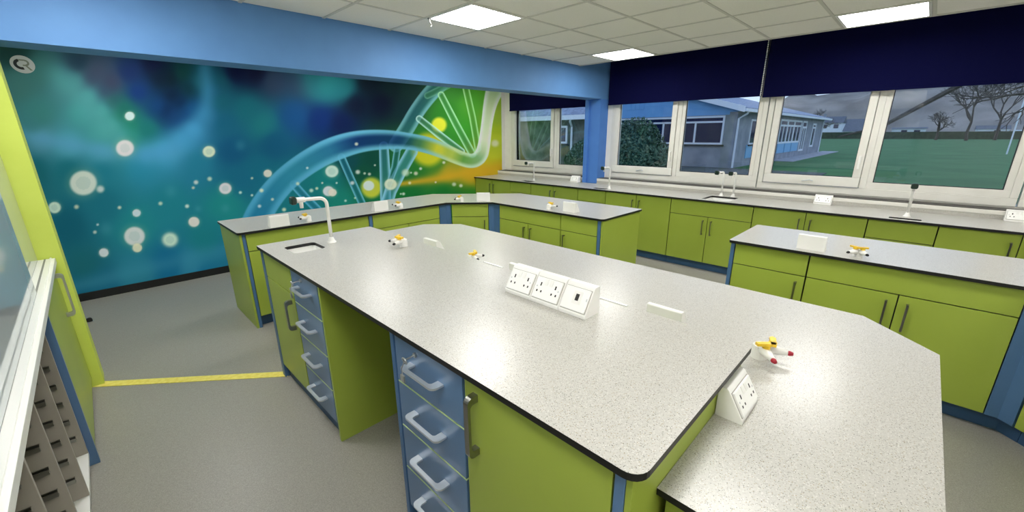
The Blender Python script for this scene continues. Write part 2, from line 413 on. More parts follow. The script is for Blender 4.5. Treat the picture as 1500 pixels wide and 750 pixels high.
    for pts, e, f in (([(614, 174, 5), (644, 198, 5.5), (676, 222, 5)], (160, 206, 200), (70, 130, 110)), ([(646, 139, 5), (668, 182, 5.5), (692, 226, 5.5)], (150, 206, 160), (70, 140, 80)),
                      ([(682, 128, 5), (692, 172, 5), (700, 218, 5)], (150, 206, 140), (84, 150, 60)), ([(562, 214, 7), (564, 255, 8), (565, 300, 8)], (116, 176, 206), (56, 128, 150)),
                      ([(603, 222, 9), (586, 252, 9), (572, 280, 9), (566, 300, 9)], (120, 180, 206), (70, 150, 176)), ([(500, 230, 5.5), (514, 262, 5.5), (532, 302, 5.5)], (84, 160, 186), (28, 104, 130)),
                      ([(430, 270, 6), (448, 290, 6), (470, 312, 6)], (70, 150, 186), (34, 112, 144)), ([(582, 218, 5), (578, 245, 5), (568, 275, 4)], (96, 166, 186), (30, 100, 110))):
        C = band(C, pts, tuple(min(255, c+22) for c in e), f, .55, .9, False)
    A = [(372, 330, 20), (380, 312, 20), (398, 284, 19), (423, 257, 18), (462, 230, 18), (496, 215, 18), (530, 206, 16), (570, 204, 14), (600, 207, 12), (625, 212, 12), (650, 221, 11.5), (674, 232, 10.5), (692, 237, 10.5), (704, 230, 10.5), (709, 214, 9), (713, 180, 8), (718, 150, 10), (726, 128, 14), (736, 105, 16)]
    C = band(C, A, [(0, (66, 152, 194)), (.35, (104, 182, 212)), (.5, (112, 184, 210)), (.58, (196, 214, 160)), (.66, (186, 220, 196)), (.78, (240, 246, 242)), (.9, (222, 236, 226)), (1, (190, 216, 206))],
             [(0, (28, 112, 162)), (.2, (50, 136, 168)), (.27, (44, 120, 160)), (.33, (14, 50, 110)), (.42, (16, 60, 110)), (.48, (40, 110, 90)), (.53, (196, 198, 60)), (.58, (190, 204, 90)), (.62, (90, 160, 80)), (.7, (120, 184, 140)), (.74, (190, 216, 190)), (.78, (236, 242, 238)), (.86, (214, 228, 200)), (1, (170, 204, 170))], .82, .94)
    # bokeh bubbles
    BB = '122 268 19.5;147 277 5;80 304 9;112 303 4.5;183 217 13;190 170 7;306 222 9;175 304 3.5;200 312 6;197 346 15;201 363 7;249 351 11;152 370 7;284 325 8;235 298 4;274 302 4;287 267 4.5;307 262 4.5;283 275 3;330 276 9;352 282 3;369 261 2.5;392 254 6;143 329 2.5;139 340 3.5;383 279 4;486 251 9.5;481 280 8;487 282 6;436 269 3.5;369 286 2.5;524 252 4.5;534 254 2.5;541 255 3;516 268 4;456 279 4;464 276 3;472 268 2;380 302 3.5;399 292 3;416 307 4;506 294 2.5;616 247 3;609 254 4;594 253 5;602 253 2;650 238 3;665 270 4;675 272 3.5;591 284 3;587 284 2;725 210 5;638 267 2;540 272 8;572 270 9;522 211 3.5;450 246 2.5;549 242 2;600 268 3;520 290 2;493 268 2'
    pale = np.array([222, 228, 220])
    for k, row in enumerate(BB.split(';')):
        cu, cv, r = map(float, row.split())
        if r < 5: r *= .68
        q = np.hypot(u-cu, (v-cv)*1.1)/r
        wob = np.array([12*math.sin(k*2.1), 6*math.sin(k*1.3), 16*math.sin(k*1.7)])-6
        al = .9 if r > 5 else .75
        soft = .35 if k == 11 else (.14 if r > 5 else .6)
        C = mixc(C, (170, 186, 150), .35*np.exp(-(q/1.25)**4))
        a = al*(1-S01(q, 1-soft, 1+soft))*(1-.12*(q < .55)*(r > 8))
        C = mixc(C, tuple(pale+wob), a)
    for cu, cv, r in ((352, 213, 9), (250, 280, 11), (330, 305, 8), (155, 335, 12), (290, 306, 6)):
        q = np.hypot(u-cu, v-cv)/r; C = mixc(C, (70, 150, 170), .35*np.exp(-q*q*1.5))
    return np.clip(C, 0, 255)
def build_mural():
    st = .0085
    gx = np.arange(XL, 6.0+st/2, st); gz = np.arange(.085, ZC, st); gz[-1] = ZC-.001
    nx, nz = len(gx), len(gz)
    X, Z = np.meshgrid(gx, gz)
    u, v = to_pixel(X, np.full_like(X, YM), Z)
    C = mural_colour(u, v)/255
    L = np.where(C <= .04045, C/12.92, ((C+.055)/1.055)**2.4)
    V = np.stack([X, np.full_like(X, YM-.003), Z], -1).reshape(-1, 3)
    idx = np.arange(nx*nz).reshape(nz, nx)
    Q = np.stack([idx[:-1, :-1], idx[:-1, 1:], idx[1:, 1:], idx[1:, :-1]], -1).reshape(-1, 4)
    me = D.meshes.new('mural_print')
    me.vertices.add(len(V)); me.vertices.foreach_set('co', V.ravel())
    me.loops.add(Q.size); me.loops.foreach_set('vertex_index', Q.ravel().astype(np.int32))
    me.polygons.add(len(Q)); me.polygons.foreach_set('loop_start', np.arange(0, Q.size, 4, dtype=np.int32))
    me.update(calc_edges=True)
    at = me.color_attributes.new('print', 'FLOAT_COLOR', 'POINT')
    at.data.foreach_set('color', np.concatenate([L.reshape(-1, 3), np.ones((nx*nz, 1))], 1).astype(np.float32).ravel())
    mt, t, b = base('mural_vinyl', (1, 1, 1, 1), .6, 0, .12)
    ca = t.nodes.new('ShaderNodeVertexColor'); ca.layer_name = 'print'
    hs = t.nodes.new('ShaderNodeHueSaturation'); hs.inputs['Value'].default_value = 1.3; hs.inputs['Saturation'].default_value = 1.0
    t.links.new(ca.outputs[0], hs.inputs['Color']); t.links.new(hs.outputs[0], b.inputs['Base Color'])
    me.materials.append(mt)
    o = D.objects.new('mural_print', me); COL.objects.link(o); o.parent = wb
    o['label'] = 'printed mural of a glowing helix and pale bubbles'
build_mural()
# round emblem on the mural
em = thing('wall_emblem', 'small round grey emblem with two letters at the mural corner', 'emblem', (-.222, YM-.004, 2.35))
M['em_disc'] = base('emblem_grey', srgb(190, 196, 194), .5)[0]; M['em_c'] = base('emblem_black', srgb(16, 20, 24), .5)[0]; M['em_r'] = base('emblem_olive', srgb(120, 128, 112), .5)[0]
MB().prism([(.077*math.cos(2*PI*k/32), .077*math.sin(2*PI*k/32)) for k in range(32)], 0, -.004, 'y').build('disc', 'em_disc', em, fix=True)
def arc(r0, r1, a0, a1, n=14):
    A = [math.radians(a0+(a1-a0)*k/n) for k in range(n+1)]
    return [(r1*math.cos(a), r1*math.sin(a)) for a in A]+[(r0*math.cos(a), r0*math.sin(a)) for a in reversed(A)]
MB().prism([((x-.018)*.56, z*.56) for x, z in arc(.044, .082, 105, 290)], -.004, -.007, 'y').build('letter_c', 'em_c', em, fix=True)
K = lambda L: [(x*.56, z*.56) for x, z in L]
rr = MB().prism(K([(x+.03, z+.026) for x, z in arc(.026, .05, -90, 90)]), -.004, -.007, 'y')
rr.prism(K([(-.035, .076), (.03, .076), (.03, .056), (-.035, .056)]), -.004, -.007, 'y')
rr.prism(K([(.0, -.004), (.03, -.004), (.03, -.024), (.0, -.024)]), -.004, -.007, 'y')
rr.prism(K([(.02, -.012), (.045, -.012), (.098, -.088), (.07, -.088)]), -.004, -.007, 'y')
rr.build('letter_r', 'em_r', em, fix=True)

# ------------------------------------------------------------------ windows
def window(idx, ya, yb_, split, label):
    """frame spanning ya (far) to yb_ (near); sash side far, fixed pane near; split = y of the middle mullion"""
    t = thing('window_%d' % idx, label, 'window', (XW+.02, (ya+yb_)/2, SILL)); del t['category']; t['kind'] = 'structure'
    oy = (ya+yb_)/2; y = lambda v: v-oy; z = lambda v: v-SILL
    xf, xb = -.035, .05
    zt = HEAD
    fr = MB()
    fr.box(xf, xb, y(yb_)+.001, y(ya)-.001, 0, z(1.085)).box(xf, xb, y(yb_)+.001, y(ya)-.001, z(zt)-.06, z(zt)-.001)
    fr.box(xf, xb, y(ya)-.06, y(ya)-.001, z(1.085), z(zt)-.06).box(xf, xb, y(yb_)+.001, y(yb_)+.055, z(1.085), z(zt)-.06)
    fr.box(xf, xb, y(split)-.03, y(split)+.03, z(1.085), z(zt)-.06)
    f = fr.build('window_frame', 'upvc', t, bevel=.006)
    # sash on the far side
    sa, sb = y(ya)-.068, y(split)+.034
    s = MB(); w = .072; z0 = z(1.092); z1 = z(zt)-.066
    s.box(-.055, .03, sb, sa, z0, z0+.108).box(-.055, .03, sb, sa, z1-w, z1).box(-.055, .03, sa-w, sa, z0+.108, z1-w).box(-.055, .03, sb, sb+w, z0+.108, z1-w)
    so = s.build('sash', 'upvc', t, bevel=.008)
    gk = MB(); p0, p1, q0, q1 = sb+w, sa-w, z0+.108, z1-w
    gk.box(-.016, -.008, p0, p1, q0, q0+.006).box(-.016, -.008, p0, p1, q1-.006, q1).box(-.016, -.008, p0, p0+.006, q0+.006, q1-.006).box(-.016, -.008, p1-.006, p1, q0+.006, q1-.006)
    gk.build('gasket', 'gasket', so)
    box('pane', -.012, -.006, p0+.002, p1-.002, q0+.002, q1-.002, 'glass', so)
    # handle on the stile next to the mullion and a small latch at the bottom rail
    hd = MB().box(-.072, -.055, sb+.022, sb+.05, z(1.36), z(1.44)).box(-.092, -.076, sb+.026, sb+.046, z(1.30), z(1.43)).box(-.08, -.07, sb+.03, sb+.042, z(1.40), z(1.42))
    hd.build('window_handle', 'white', so, bevel=.004)
    lm = (sa+sb)/2
    MB().tube([(-.062, lm-.05, z0+.05), (-.078, lm-.02, z0+.062), (-.078, lm+.02, z0+.05), (-.062, lm+.06, z0+.042)], .006, 8).build('latch', 'satin', so)
    # fixed pane on the near side
    fx = MB(); a0, a1 = y(yb_)+.055, y(split)-.03; z0 = z(1.085); z1 = z(zt)-.06; w = .05
    fx.box(-.028, .03, a0, a1, z0, z0+w+.022).box(-.028, .03, a0, a1, z1-w, z1).box(-.028, .03, a0, a0+w, z0+w+.022, z1-w).box(-.028, .03, a1-w, a1, z0+w+.022, z1-w)
    fo = fx.build('bead', 'upvc', t, bevel=.005)
    p0, p1, q0, q1 = a0+w, a1-w, z0+w+.022, z1-w
    gk = MB().box(-.02, -.004, p0, p1, q0, q0+.007).box(-.02, -.004, p0, p1, q1-.007, q1).box(-.02, -.004, p0, p0+.007, q0+.007, q1-.007).box(-.02, -.004, p1-.007, p1, q0+.007, q1-.007)
    gk.build('gasket', 'gasket', fo)
    box('pane', -.008, -.002, p0+.002, p1-.002, q0+.002, q1-.002, 'glass', fo)
    return t
window(1, 6.00, 4.12, 4.86, 'white framed window between the mural and the blue column')
window(2, 3.71, 1.505, 2.61, 'white framed window right of the blue column')
window(3, 1.495, -.71, .435, 'white framed window looking out on the lawn')
window(4, -.72, -2.92, -1.80, 'white framed window at the right edge')
# ledge, upstand, strip along the window bench
for y0, y1, k in ((4.07, YM, 3), (-2.2, 3.80, 4)):
    struct(box('trim_%d' % (k*2-1), 5.90, XW-.001, y0, y1, .955, .99, 'grey_ledge'), 'narrow grey ledge below the window')
    struct(box('trim_%d' % (k*2), 5.872, 5.90, y0, y1, .948, .985, 'upvc', bevel=.003), 'white strip above the bench upstand')
for y0, y1 in ((4.07, YM-.005), (-2.2, 3.80)):
    u_ = box('bench_upstand', 5.875, 5.90, y0, y1, ZB+.0005, .947, 'worktop')
    tag(u_, 'grey laminate upstand behind the window bench, '+('mural side of the column' if y0 > 4 else 'lawn side of the column'), 'upstand', 'bench upstands')

# ------------------------------------------------------------------ blinds
def blind(label, y0, y1, zb0, x=5.99, ztop=2.93, chain=None):
    t = thing('roller_blind', label, 'blind', (x, (y0+y1)/2, zb0), 0, 'navy roller blinds'); h = (y1-y0)/2
    V = []; Fc = []; n = 24
    for k in range(n+1):
        yy = -h+2*h*k/n
        V += [(.004*math.sin(k*.8), yy, .0), (.003*math.sin(k*.5), yy, ztop-zb0)]
        V += [(.004*math.sin(k*.8)+.002, yy, .0), (.003*math.sin(k*.5)+.002, yy, ztop-zb0)]
    for k in range(n):
        a = 4*k; b = a+4
        Fc += [(a, b, b+1, a+1), (a+2, a+3, b+3, b+2), (a, a+2, b+2, b), (a+1, b+1, b+3, a+3)]
    obj('fabric', V, Fc, 'blind', t)
    box('bottom_bar', -.008, .010, -h, h, -.002, .022, 'blind', t, bevel=.003)
    MB().tube([(.03, -h, ztop-zb0), (.03, h, ztop-zb0)], .03, 14).build('roller', 'blind', t, smooth=True)
    if chain:
        p = [(-.012, chain, ztop-zb0-.01-k*.02) for k in range(int((ztop-zb0)/.02))]
        c = MB()
        for q in p: c.lathe([(.002, -.008), (.007, -.003), (.007, .003), (.002, .008)], q, 6)
        c.build('pull_chain', 'offwhite', t, fix=True)
blind('short navy roller blind over the window beside the mural', 4.075, 5.94, 2.125)
blind('navy roller blind right of the blue column', 1.575, 3.735, 2.128, chain=-1.07)
blind('long navy roller blind over the lawn window', -.80, 1.562, 2.112)
blind('navy roller blind cut off by the right edge', -3.0, -.82, 2.105)

# ------------------------------------------------------------------ worktops
def worktop(name, label, outer, holes, z, group=None):
    c = outer[0]
    t = thing(name, label, 'worktop', (0, 0, z-.018), 0, group)
    slab('core', outer, holes, -.003, .0172, 'core', t)
    slab('surface', outer, holes, .0172, .018, 'worktop', t)
    return t
def hole(x0, x1, y0, y1, r=.03):
    return list(reversed(rounded([(x0, y0), (x1, y0), (x1, y1), (x0, y1)], r, 4)))
def sink(label, x0, x1, y0, y1, z, depth=.13):
    t = thing('sink', label, 'sink', ((x0+x1)/2, (y0+y1)/2, z-.0225-depth), 0, 'white drip sinks')
    cx, cy = (x0+x1)/2, (y0+y1)/2
    o = rounded([(x0-cx-.01, y0-cy-.01), (x1-cx+.01, y0-cy-.01), (x1-cx+.01, y1-cy+.01), (x0-cx-.01, y1-cy+.01)], .032, 4)
    i = rounded([(x0-cx-.004, y0-cy-.004), (x1-cx+.004, y0-cy-.004), (x1-cx+.004, y1-cy+.004), (x0-cx-.004, y1-cy+.004)], .03, 4)
    n = len(o); V = [(p[0], p[1], depth+.0005) for p in o]+[(p[0], p[1], depth+.0005) for p in i]+[(p[0]*.93, p[1]*.93, .012) for p in i]+[(p[0]*.98, p[1]*.98, 0) for p in i]
    Fc = []
    for k in range(n):
        q = (k+1) % n
        Fc += [(k, q, n+q, n+k), (n+k, n+q, 2*n+q, 2*n+k), (k, 3*n+k, 3*n+q, q)]
    Fc += [tuple(2*n+k for k in range(n)), tuple(3*n+k for k in reversed(range(n)))]
    obj('bowl', V, Fc, 'sink', t)
    MB().lathe([(.022, .0125), (.022, .016), (.016, .016), (.014, .0135)], seg=14).build('drain', 'steel', t, fix=True)
    return t
# island, raised bench
isl = worktop('raised_worktop', 'raised speckled worktop of the near island, with white sink', rounded([(.685, .295), (1.50, .295), (1.50, 3.09), (.685, 3.09)], [.045, .03, .02, .015]), [hole(.797, .993, 2.690, 2.908)], ZR)
sink('white sink at the far end of the raised island worktop', .797, .993, 2.690, 2.908, ZR, .085)
low = worktop('low_worktop', 'lower speckled table top wrapping the near island', [(.838, -.20), (2.231, -.20), (2.49, .06), (2.49, 3.17), (2.23, 3.43), (.838, 3.43), (.838, 3.078), (1.478, 3.078), (1.478, .317), (.838, .317)], [], ZL)
bbt = worktop('corner_worktop', 'grey worktop of the angled back bench before the mural', rounded([(.775, 4.04), (2.97, 4.04), (3.37, 3.64), (3.37, 2.085), (4.155, 2.085), (4.155, 3.925), (3.29, 4.79), (.775, 4.79)], [.03, 0, 0, .04, .015, 0, 0, .02]), [], ZB)
rbt = worktop('corner_worktop', 'grey worktop of the right-hand bench with angled corner', rounded([(2.2, -.97), (2.2, -1.72), (3.26, -1.72), (4.12, -.85), (4.12, .952), (3.362, .952), (3.362, -.565), (2.957, -.97)], [0, 0, 0, 0, .02, .02, 0, 0]), [], ZB)
wsinks = [(5.305, 5.425, 4.755, 5.0, 'white drip sink in the window bench nearest the mural'), (5.295, 5.385, 3.27, 3.50, 'white drip sink in front of the blue column'),
          (5.33, 5.70, 1.575, 1.90, 'larger white sink with two taps in the window bench'), (5.295, 5.385, -.10, .13, 'white drip sink under the lawn window')]
wbt = worktop('window_worktop', 'long grey worktop running below the windows', rounded([(5.235, YM-.004), (5.235, -2.2), (5.90, -2.2), (5.90, 3.798), (5.843, 3.798), (5.843, 4.072), (5.90, 4.072), (5.90, YM-.004)], 0), [hole(a, b, c, d, .02) for a, b, c, d, _ in wsinks], ZB)
for a, b, c, d, l in wsinks: sink(l, a, b, c, d, ZB, .11)

# ------------------------------------------------------------------ cabinets
def bar_handle(parent, x, yf, z0, z1, mat='darksteel', w=.012, out=.034):
    """flat bow handle, vertical, on a front whose face is y = yf (room side is -y)"""
    m_ = MB(); y0 = yf-out
    m_.box(x-w/2, x+w/2, y0, y0+.007, z0, z1).box(x-w/2, x+w/2, y0+.007, yf, z0, z0+.012).box(x-w/2, x+w/2, y0+.007, yf, z1-.012, z1)
    return m_.build('handle', mat, parent)
def fat_handle(parent, x, yf, z0, z1, mat='darksteel'):
    pts = rounded([(yf+.0, z0), (yf+.0, z1), (yf-.042, z1), (yf-.042, z0)], [0, 0, .022, .022], 5)
    inn = rounded([(yf+.0, z0+.026), (yf+.0, z1-.026), (yf-.032, z1-.026), (yf-.032, z0+.026)], [0, 0, .014, .014], 5)
    n = len(pts); V = []; Fc = []
    for xx in (x-.011, x+.011):
        V += [(xx, p, q) for p, q in pts]+[(xx, p, q) for p, q in inn]
    for k in range(n-1):
        if k == 0: continue
        a, b = k, k+1
        Fc += [(a, b, n+b, n+a), (2*n+a, 3*n+a, 3*n+b, 2*n+b), (a, 2*n+a, 2*n+b, b), (n+a, n+b, 3*n+b, 3*n+a)]
    a, b = n-1, 0
    Fc += [(a, b, n+b, n+a), (2*n+a, 3*n+a, 3*n+b, 2*n+b), (a, 2*n+a, 2*n+b, b), (n+a, n+b, 3*n+b, 3*n+a)]
    return obj('handle', V, Fc, mat, parent)
def loop_handle(parent, xc, yf, z, w=.212, out=.05):
    """flat U-shaped strap handle lying nearly level"""
    o = rounded([(xc-w/2, yf), (xc-w/2, yf-out), (xc+w/2, yf-out), (xc+w/2, yf)], [0, .022, .022, 0], 5)
    i = rounded([(xc-w/2+.034, yf), (xc-w/2+.034, yf-out+.016), (xc+w/2-.034, yf-out+.016), (xc+w/2-.034, yf)], [0, .012, .012, 0], 5)
    n = len(o); V = []
    for dz in (-.004, .004):
        V += [(p[0], p[1], z+dz+(yf-p[1])*.02) for p in o]+[(p[0], p[1], z+dz+(yf-p[1])*.02) for p in i]
    Fc = []
    for k in range(n-1):
        a, b = k, k+1
        Fc += [(a, n+a, n+b, b), (2*n+a, 2*n+b, 3*n+b, 3*n+a), (a, b, 2*n+b, 2*n+a), (n+a, 3*n+a, 3*n+b, n+b)]
    Fc += [(0, 2*n, 3*n, n), (n-1, 2*n-1, 4*n-1, 3*n-1)]
    return obj('handle', V, Fc, 'satin', parent)
def front(name, x0, x1, z0, z1, mat, parent, th=.018, y=0.):
    return box(name, x0, x1, y, y+th, z0, z1, mat, parent, bevel=.0015)
G = .0035
def cabinet(label, origin, rz, w, depth, ztop, fronts, z0=.105, kick=True, carc='carcass', group=None, kick_in=.06, name='base_cabinet', kickmat='kick'):
    """local frame: x to the right along the front, y into the cabinet, z up; face of the fronts at y=0.
    fronts: list of dicts kind/ x0 x1 z0 z1 / handle"""
    t = thing(name, label, 'cabinet', (origin[0], origin[1], 0), rz, group)
    box('body', .004, w-.004, .0185 if carc == 'carcass' else .005, depth, z0, ztop, carc, t) if carc == 'carcass' else box('body', .004, w-.004, .012, depth, z0, ztop, carc, t)
    if kick: box('plinth', .0, w, kick_in, depth-.02, 0, z0, kickmat, t)
    for f in fronts:
        mat = f.get('mat', 'green')
        th = .018 if carc == 'carcass' else .0115
        p = front(f.get('name', 'door'), f['x'][0]+G, f['x'][1]-G, f['z'][0]+G, f['z'][1]-G, mat, t, th)
        h = f.get('h')
        if h:
            kind = h[0]
            if kind == 'bar': bar_handle(p, h[1], 0, h[2], h[3])
            elif kind == 'fat': fat_handle(p, h[1], 0, h[2], h[3], h[4])
            elif kind == 'loop':
                loop_handle(p, h[1], 0, h[2])
                box('edge_band', f['x'][0]+G, f['x'][1]-G, -.0004, .010, f['z'][1]-G, f['z'][1]-G+.0045, 'green_pale', p)
    return t
R90 = -PI/2
ZF = ZB-.018-.005
HB = (.495, .678)
def doors(w, band, kinds):
    """door fronts across width w; kinds: string of l/r/n = side of the handle; band: z of the false panel or None"""
    out = []; n = len(kinds); top = ZF
    if band:
        out.append(dict(name='top_panel', x=(0, w), z=(band, ZF))); top = band
    for k, c in enumerate(kinds):
        xa, xb = w*k/n, w*(k+1)/n
        z1 = top-.045 if band else top-.075
        h = None if c == 'n' else ('bar', xb-.05 if c == 'r' else xa+.05, z1-.18, z1)
        out.append(dict(name='door', x=(xa, xb), z=(.105, top), h=h))
    return out
# window bench: nine units from the mural to the right
edges = [YM-.006, 5.21, 4.72, 3.735, 3.24, 2.25, 1.28, .27, -.22, -1.2, -2.19]
kinds = ['rl', 'n', 'rl', 'n', 'rl', 'rl', 'rl', 'n', 'rl', 'rl']; bands = [None, .70, None, .70, None, .695, None, .70, None, None]
wl = ['double-door lime cabinet in the window bench touching the mural wall', 'narrow lime sink cabinet in the window bench near the mural', 'double-door lime cabinet in the window bench left of the blue column',
      'narrow lime sink cabinet in front of the blue column', 'tall double-door lime cabinet just behind the end of the back bench', 'lime sink cabinet with top panel under the two-tap sink',
      'double-door lime cabinet below the double socket under the windows', 'narrow lime sink cabinet under the single tap at the right', 'lime cabinet at the right edge of the view in the window bench', 'last lime cabinet of the window bench, out of view']
for k in range(10):
    w = edges[k]-edges[k+1]
    cabinet(wl[k], (5.262, edges[k]), R90, w-.002, .60, ZB-.0225-(.13 if bands[k] else 0), doors(w-.002, bands[k], kinds[k]), group='lime cabinets under the window bench')
# angled back bench: along the mural
YFB = 4.066
cabinet('wide lime cabinet of the back bench at its left end', (.835, YFB), 0, 1.138, .70, ZB-.0225, doors(1.138, .722, 'rl'), group='lime cabinets of the back bench')
box_post = lambda name, lab, x0, x1, y0, y1, z0, z1, mat='blue_post': tag(box(name, x0, x1, y0, y1, z0, z1, mat, bevel=.002), lab, 'post', 'blue bench posts')
box_post('bench_post', 'thin blue post splitting the back bench front before the mural', 1.976, 2.010, YFB-.004, 4.70, 0, ZB-.0225)
cabinet('lime cabinet of the back bench left of the angled corner', (2.014, YFB), 0, .866, .70, ZB-.0225, doors(.866, .722, 'rl'), group='lime cabinets of the back bench')
# posts at the corner + angled cabinet
def post_poly(label, pts):
    o = MB().prism(pts, 0, ZB-.0225).build('bench_post', 'blue_post', fix=True); return tag(o, label, 'post', 'blue bench posts')
s2 = math.sqrt(.5)
post_poly('blue corner post left of the angled cabinet in the back bench', [(2.884, YFB), (2.985, YFB), (3.023, YFB-.038), (3.053, YFB-.008), (3.0, YFB+.06), (2.884, YFB+.06)])
post_poly('blue corner post right of the angled cabinet in the back bench', [(3.396, 3.555), (3.396, 3.655), (3.353, 3.698), (3.383, 3.728), (3.46, 3.66), (3.46, 3.555)])
ca = Vector((3.031, YFB-.046)); cb = Vector((3.350, 3.701)); cw = (cb-ca).length
cabinet('angled lime cabinet in the corner of the back bench', (ca.x, ca.y), -PI/4, cw, .50, ZB-.0225, doors(cw, .722, 'r'), group='lime cabinets of the back bench')
XFB = 3.396
cabinet('double-door lime cabinet in the short leg of the back bench', (XFB, 3.552), R90, .935, .72, ZB-.0225, doors(.935, .716, 'rl'), group='lime cabinets of the back bench')
cabinet('single-door lime cabinet at the free end of the back bench', (XFB, 2.614), R90, .455, .72, ZB-.0225, doors(.455, .716, 'l'), group='lime cabinets of the back bench')
box_post('bench_post', 'thin blue post at the free end of the back bench', XFB-.006, XFB+.024, 2.122, 2.156, 0, ZB-.0225)
ep = tag(box('end_panel', XFB+.0, 4.135, 2.102, 2.121, 0, ZB-.0225, 'green', bevel=.002), 'plain lime end panel closing the short leg of the back bench', 'panel', 'bench end panels')
tag(box('end_panel', .789, .808, 4.064, 4.775, 0, ZB-.0225, 'green', bevel=.002), 'lime end panel of the back bench facing the nib wall', 'panel', 'bench end panels')
box_post('bench_post', 'thin blue post at the left front corner of the back bench', .809, .833, 4.060, 4.10, 0, ZB-.0225)
# backs of the back bench (student side)
tag(box('back_panel', .81, 3.25, 4.768, 4.782, 0, ZB-.0225, 'green'), 'lime back panel of the back bench facing the mural', 'panel', 'bench back panels')
tag(box('back_panel', 4.12, 4.134, 2.125, 3.90, 0, ZB-.0225, 'green'), 'lime back panel of the back bench facing the windows', 'panel', 'bench back panels')
# right bench
XFR = 3.39
box_post('bench_post', 'blue post at the left end of the right-hand bench', XFR-.006, XFR+.03, .912, .938, 0, ZB-.0225)
tag(box('end_panel', XFR+.031, 4.10, .918, .937, 0, ZB-.0225, 'green', bevel=.002), 'lime end panel of the right-hand bench', 'panel', 'bench end panels')
cabinet('single-door lime cabinet at the left of the right-hand bench', (XFR, .910), R90, .478, .68, ZB-.0225, doors(.478, .72, 'r'), group='lime cabinets of the right bench')
cabinet('wide double-door lime cabinet of the right-hand bench', (XFR, .430), R90, .975, .68, ZB-.0225, doors(.975, .72, 'rl'), group='lime cabinets of the right bench')
o = MB().prism([(XFR, -.547), (XFR, -.60), (XFR-.05, -.65), (XFR-.01, -.69), (XFR+.08, -.62), (XFR+.08, -.547)], .105, ZB-.0225).build('bench_post', 'blue_post', fix=True)
tag(o, 'wide blue angled corner post of the right-hand bench', 'post', 'blue bench posts')
ca = Vector((XFR-.055, -.655)); cw = .37
cabinet('angled lime cabinet beyond the corner post of the right-hand bench', (ca.x, ca.y), -PI*.75, cw, .45, ZB-.0225, doors(cw, .72, 'l'), group='lime cabinets of the right bench')
kk = MB().prism([(XFR+.06, -.545), (XFR+.06, -.62), (XFR-.012, -.695), (XFR+.03, -.735), (XFR+.12, -.64), (XFR+.12, -.545)], 0, .104).build('plinth_corner', 'kick', fix=True)
tag(kk, 'blue angled plinth below the corner post of the right-hand bench', 'plinth')
cabinet('lime cabinet of the right-hand bench leg out of view', (2.94, -1.0), PI, .70, .66, ZB-.0225, doors(.70, .72, 'rl'), group='lime cabinets of the right bench')

post_poly('blue corner post at the far end of the angled cabinet, right-hand bench', [(3.070, -.922), (2.992, -1.0), (2.942, -1.0), (2.942, -1.06), (3.02, -1.06), (3.112, -.965)])
tag(box('end_panel', 2.212, 2.232, -1.70, -.995, 0, ZB-.0225, 'green', bevel=.002), 'lime end panel of the right-hand bench leg, out of view', 'panel', 'bench end panels')
# ------------------------------------------------------------------ island
XI = .702
ZT = ZR-.018-.004
def drawers(w, zs):
    out = []
    for k, (a, b) in enumerate(zip(zs, zs[1:])):
        out.append(dict(name='drawer', mat='blue', x=(0.004, w-.004), z=(a, b), h=('loop', w/2, (a+b)/2+.012)))
    return out
tag(box('bench_post', XI-.002, XI+.03, 3.028, 3.078, 0, ZT, 'blue_post', bevel=.002), 'grey-blue post at the far corner of the raised island bench', 'post', 'blue bench posts')
tag(box('end_panel', XI+.031, 1.47, 3.056, 3.076, 0, ZT, 'green'), 'lime far end panel of the raised island bench', 'panel', 'bench end panels')
cabinet('lime sink cabinet at the far end of the raised island', (XI, 3.026), R90, .512, .62, ZR-.0215-.14, [dict(name='top_panel', x=(0, .512), z=(.786, ZT)), dict(name='door', x=(0, .512), z=(.108, .786), h=('fat', .448, .545, .742, 'darksteel'))], kickmat='kick', kick_in=.03, name='sink_cabinet')
ZD = [.108, .326, .540, .752, ZT]
dc1 = cabinet('blue four-drawer cabinet beside the far island door', (XI, 2.512), R90, .408, .62, ZR-.0215, drawers(.408, ZD), carc='carcass_pale', kick_in=.03, name='drawer_cabinet', group='blue drawer cabinets of the island')
dc2 = cabinet('near blue four-drawer cabinet with a key in the top drawer', (XI, 1.346), R90, .432, .62, ZR-.0215, drawers(.432, ZD), carc='carcass_pale', kick_in=.03, name='drawer_cabinet', group='blue drawer cabinets of the island')
tag(box('side_panel', XI-.001, 1.40, 2.080, 2.100, 0, ZR-.0215, 'green', bevel=.0015), 'lime panel on the far side of the island kneehole', 'panel', 'kneehole panels')
tag(box('side_panel', XI-.001, 1.40, 1.350, 1.374, 0, ZR-.0215, 'blue_post', bevel=.0015), 'blue-edged panel on the near side of the island kneehole', 'panel', 'kneehole panels')
tag(box('kneehole_back', 1.20, 1.215, 1.375, 2.079, 0, ZR-.0215, 'green'), 'lime back panel deep inside the island kneehole', 'panel')
cabinet('large lime door cabinet at the near end of the raised island', (XI, .910), R90, .545, .62, ZR-.0215, [dict(name='door', x=(0, .545), z=(.108, ZT), h=('fat', .055, .70, .925, 'darksteel'))], kick_in=.03)
tag(box('bench_post', XI-.002, XI+.03, .336, .363, 0, ZT, 'blue', bevel=.002), 'blue post at the near front corner of the raised island bench', 'post', 'blue bench posts')
tag(box('end_panel', XI, 1.474, .318, .335, 0, ZR-.0215, 'green', bevel=.0015), 'lime near end panel of the raised island below its worktop', 'panel', 'bench end panels')
tag(box('back_panel', 1.462, 1.475, .337, 3.05, 0, ZR-.0215, 'green'), 'lime riser panel along the back of the raised island', 'panel', 'bench back panels')
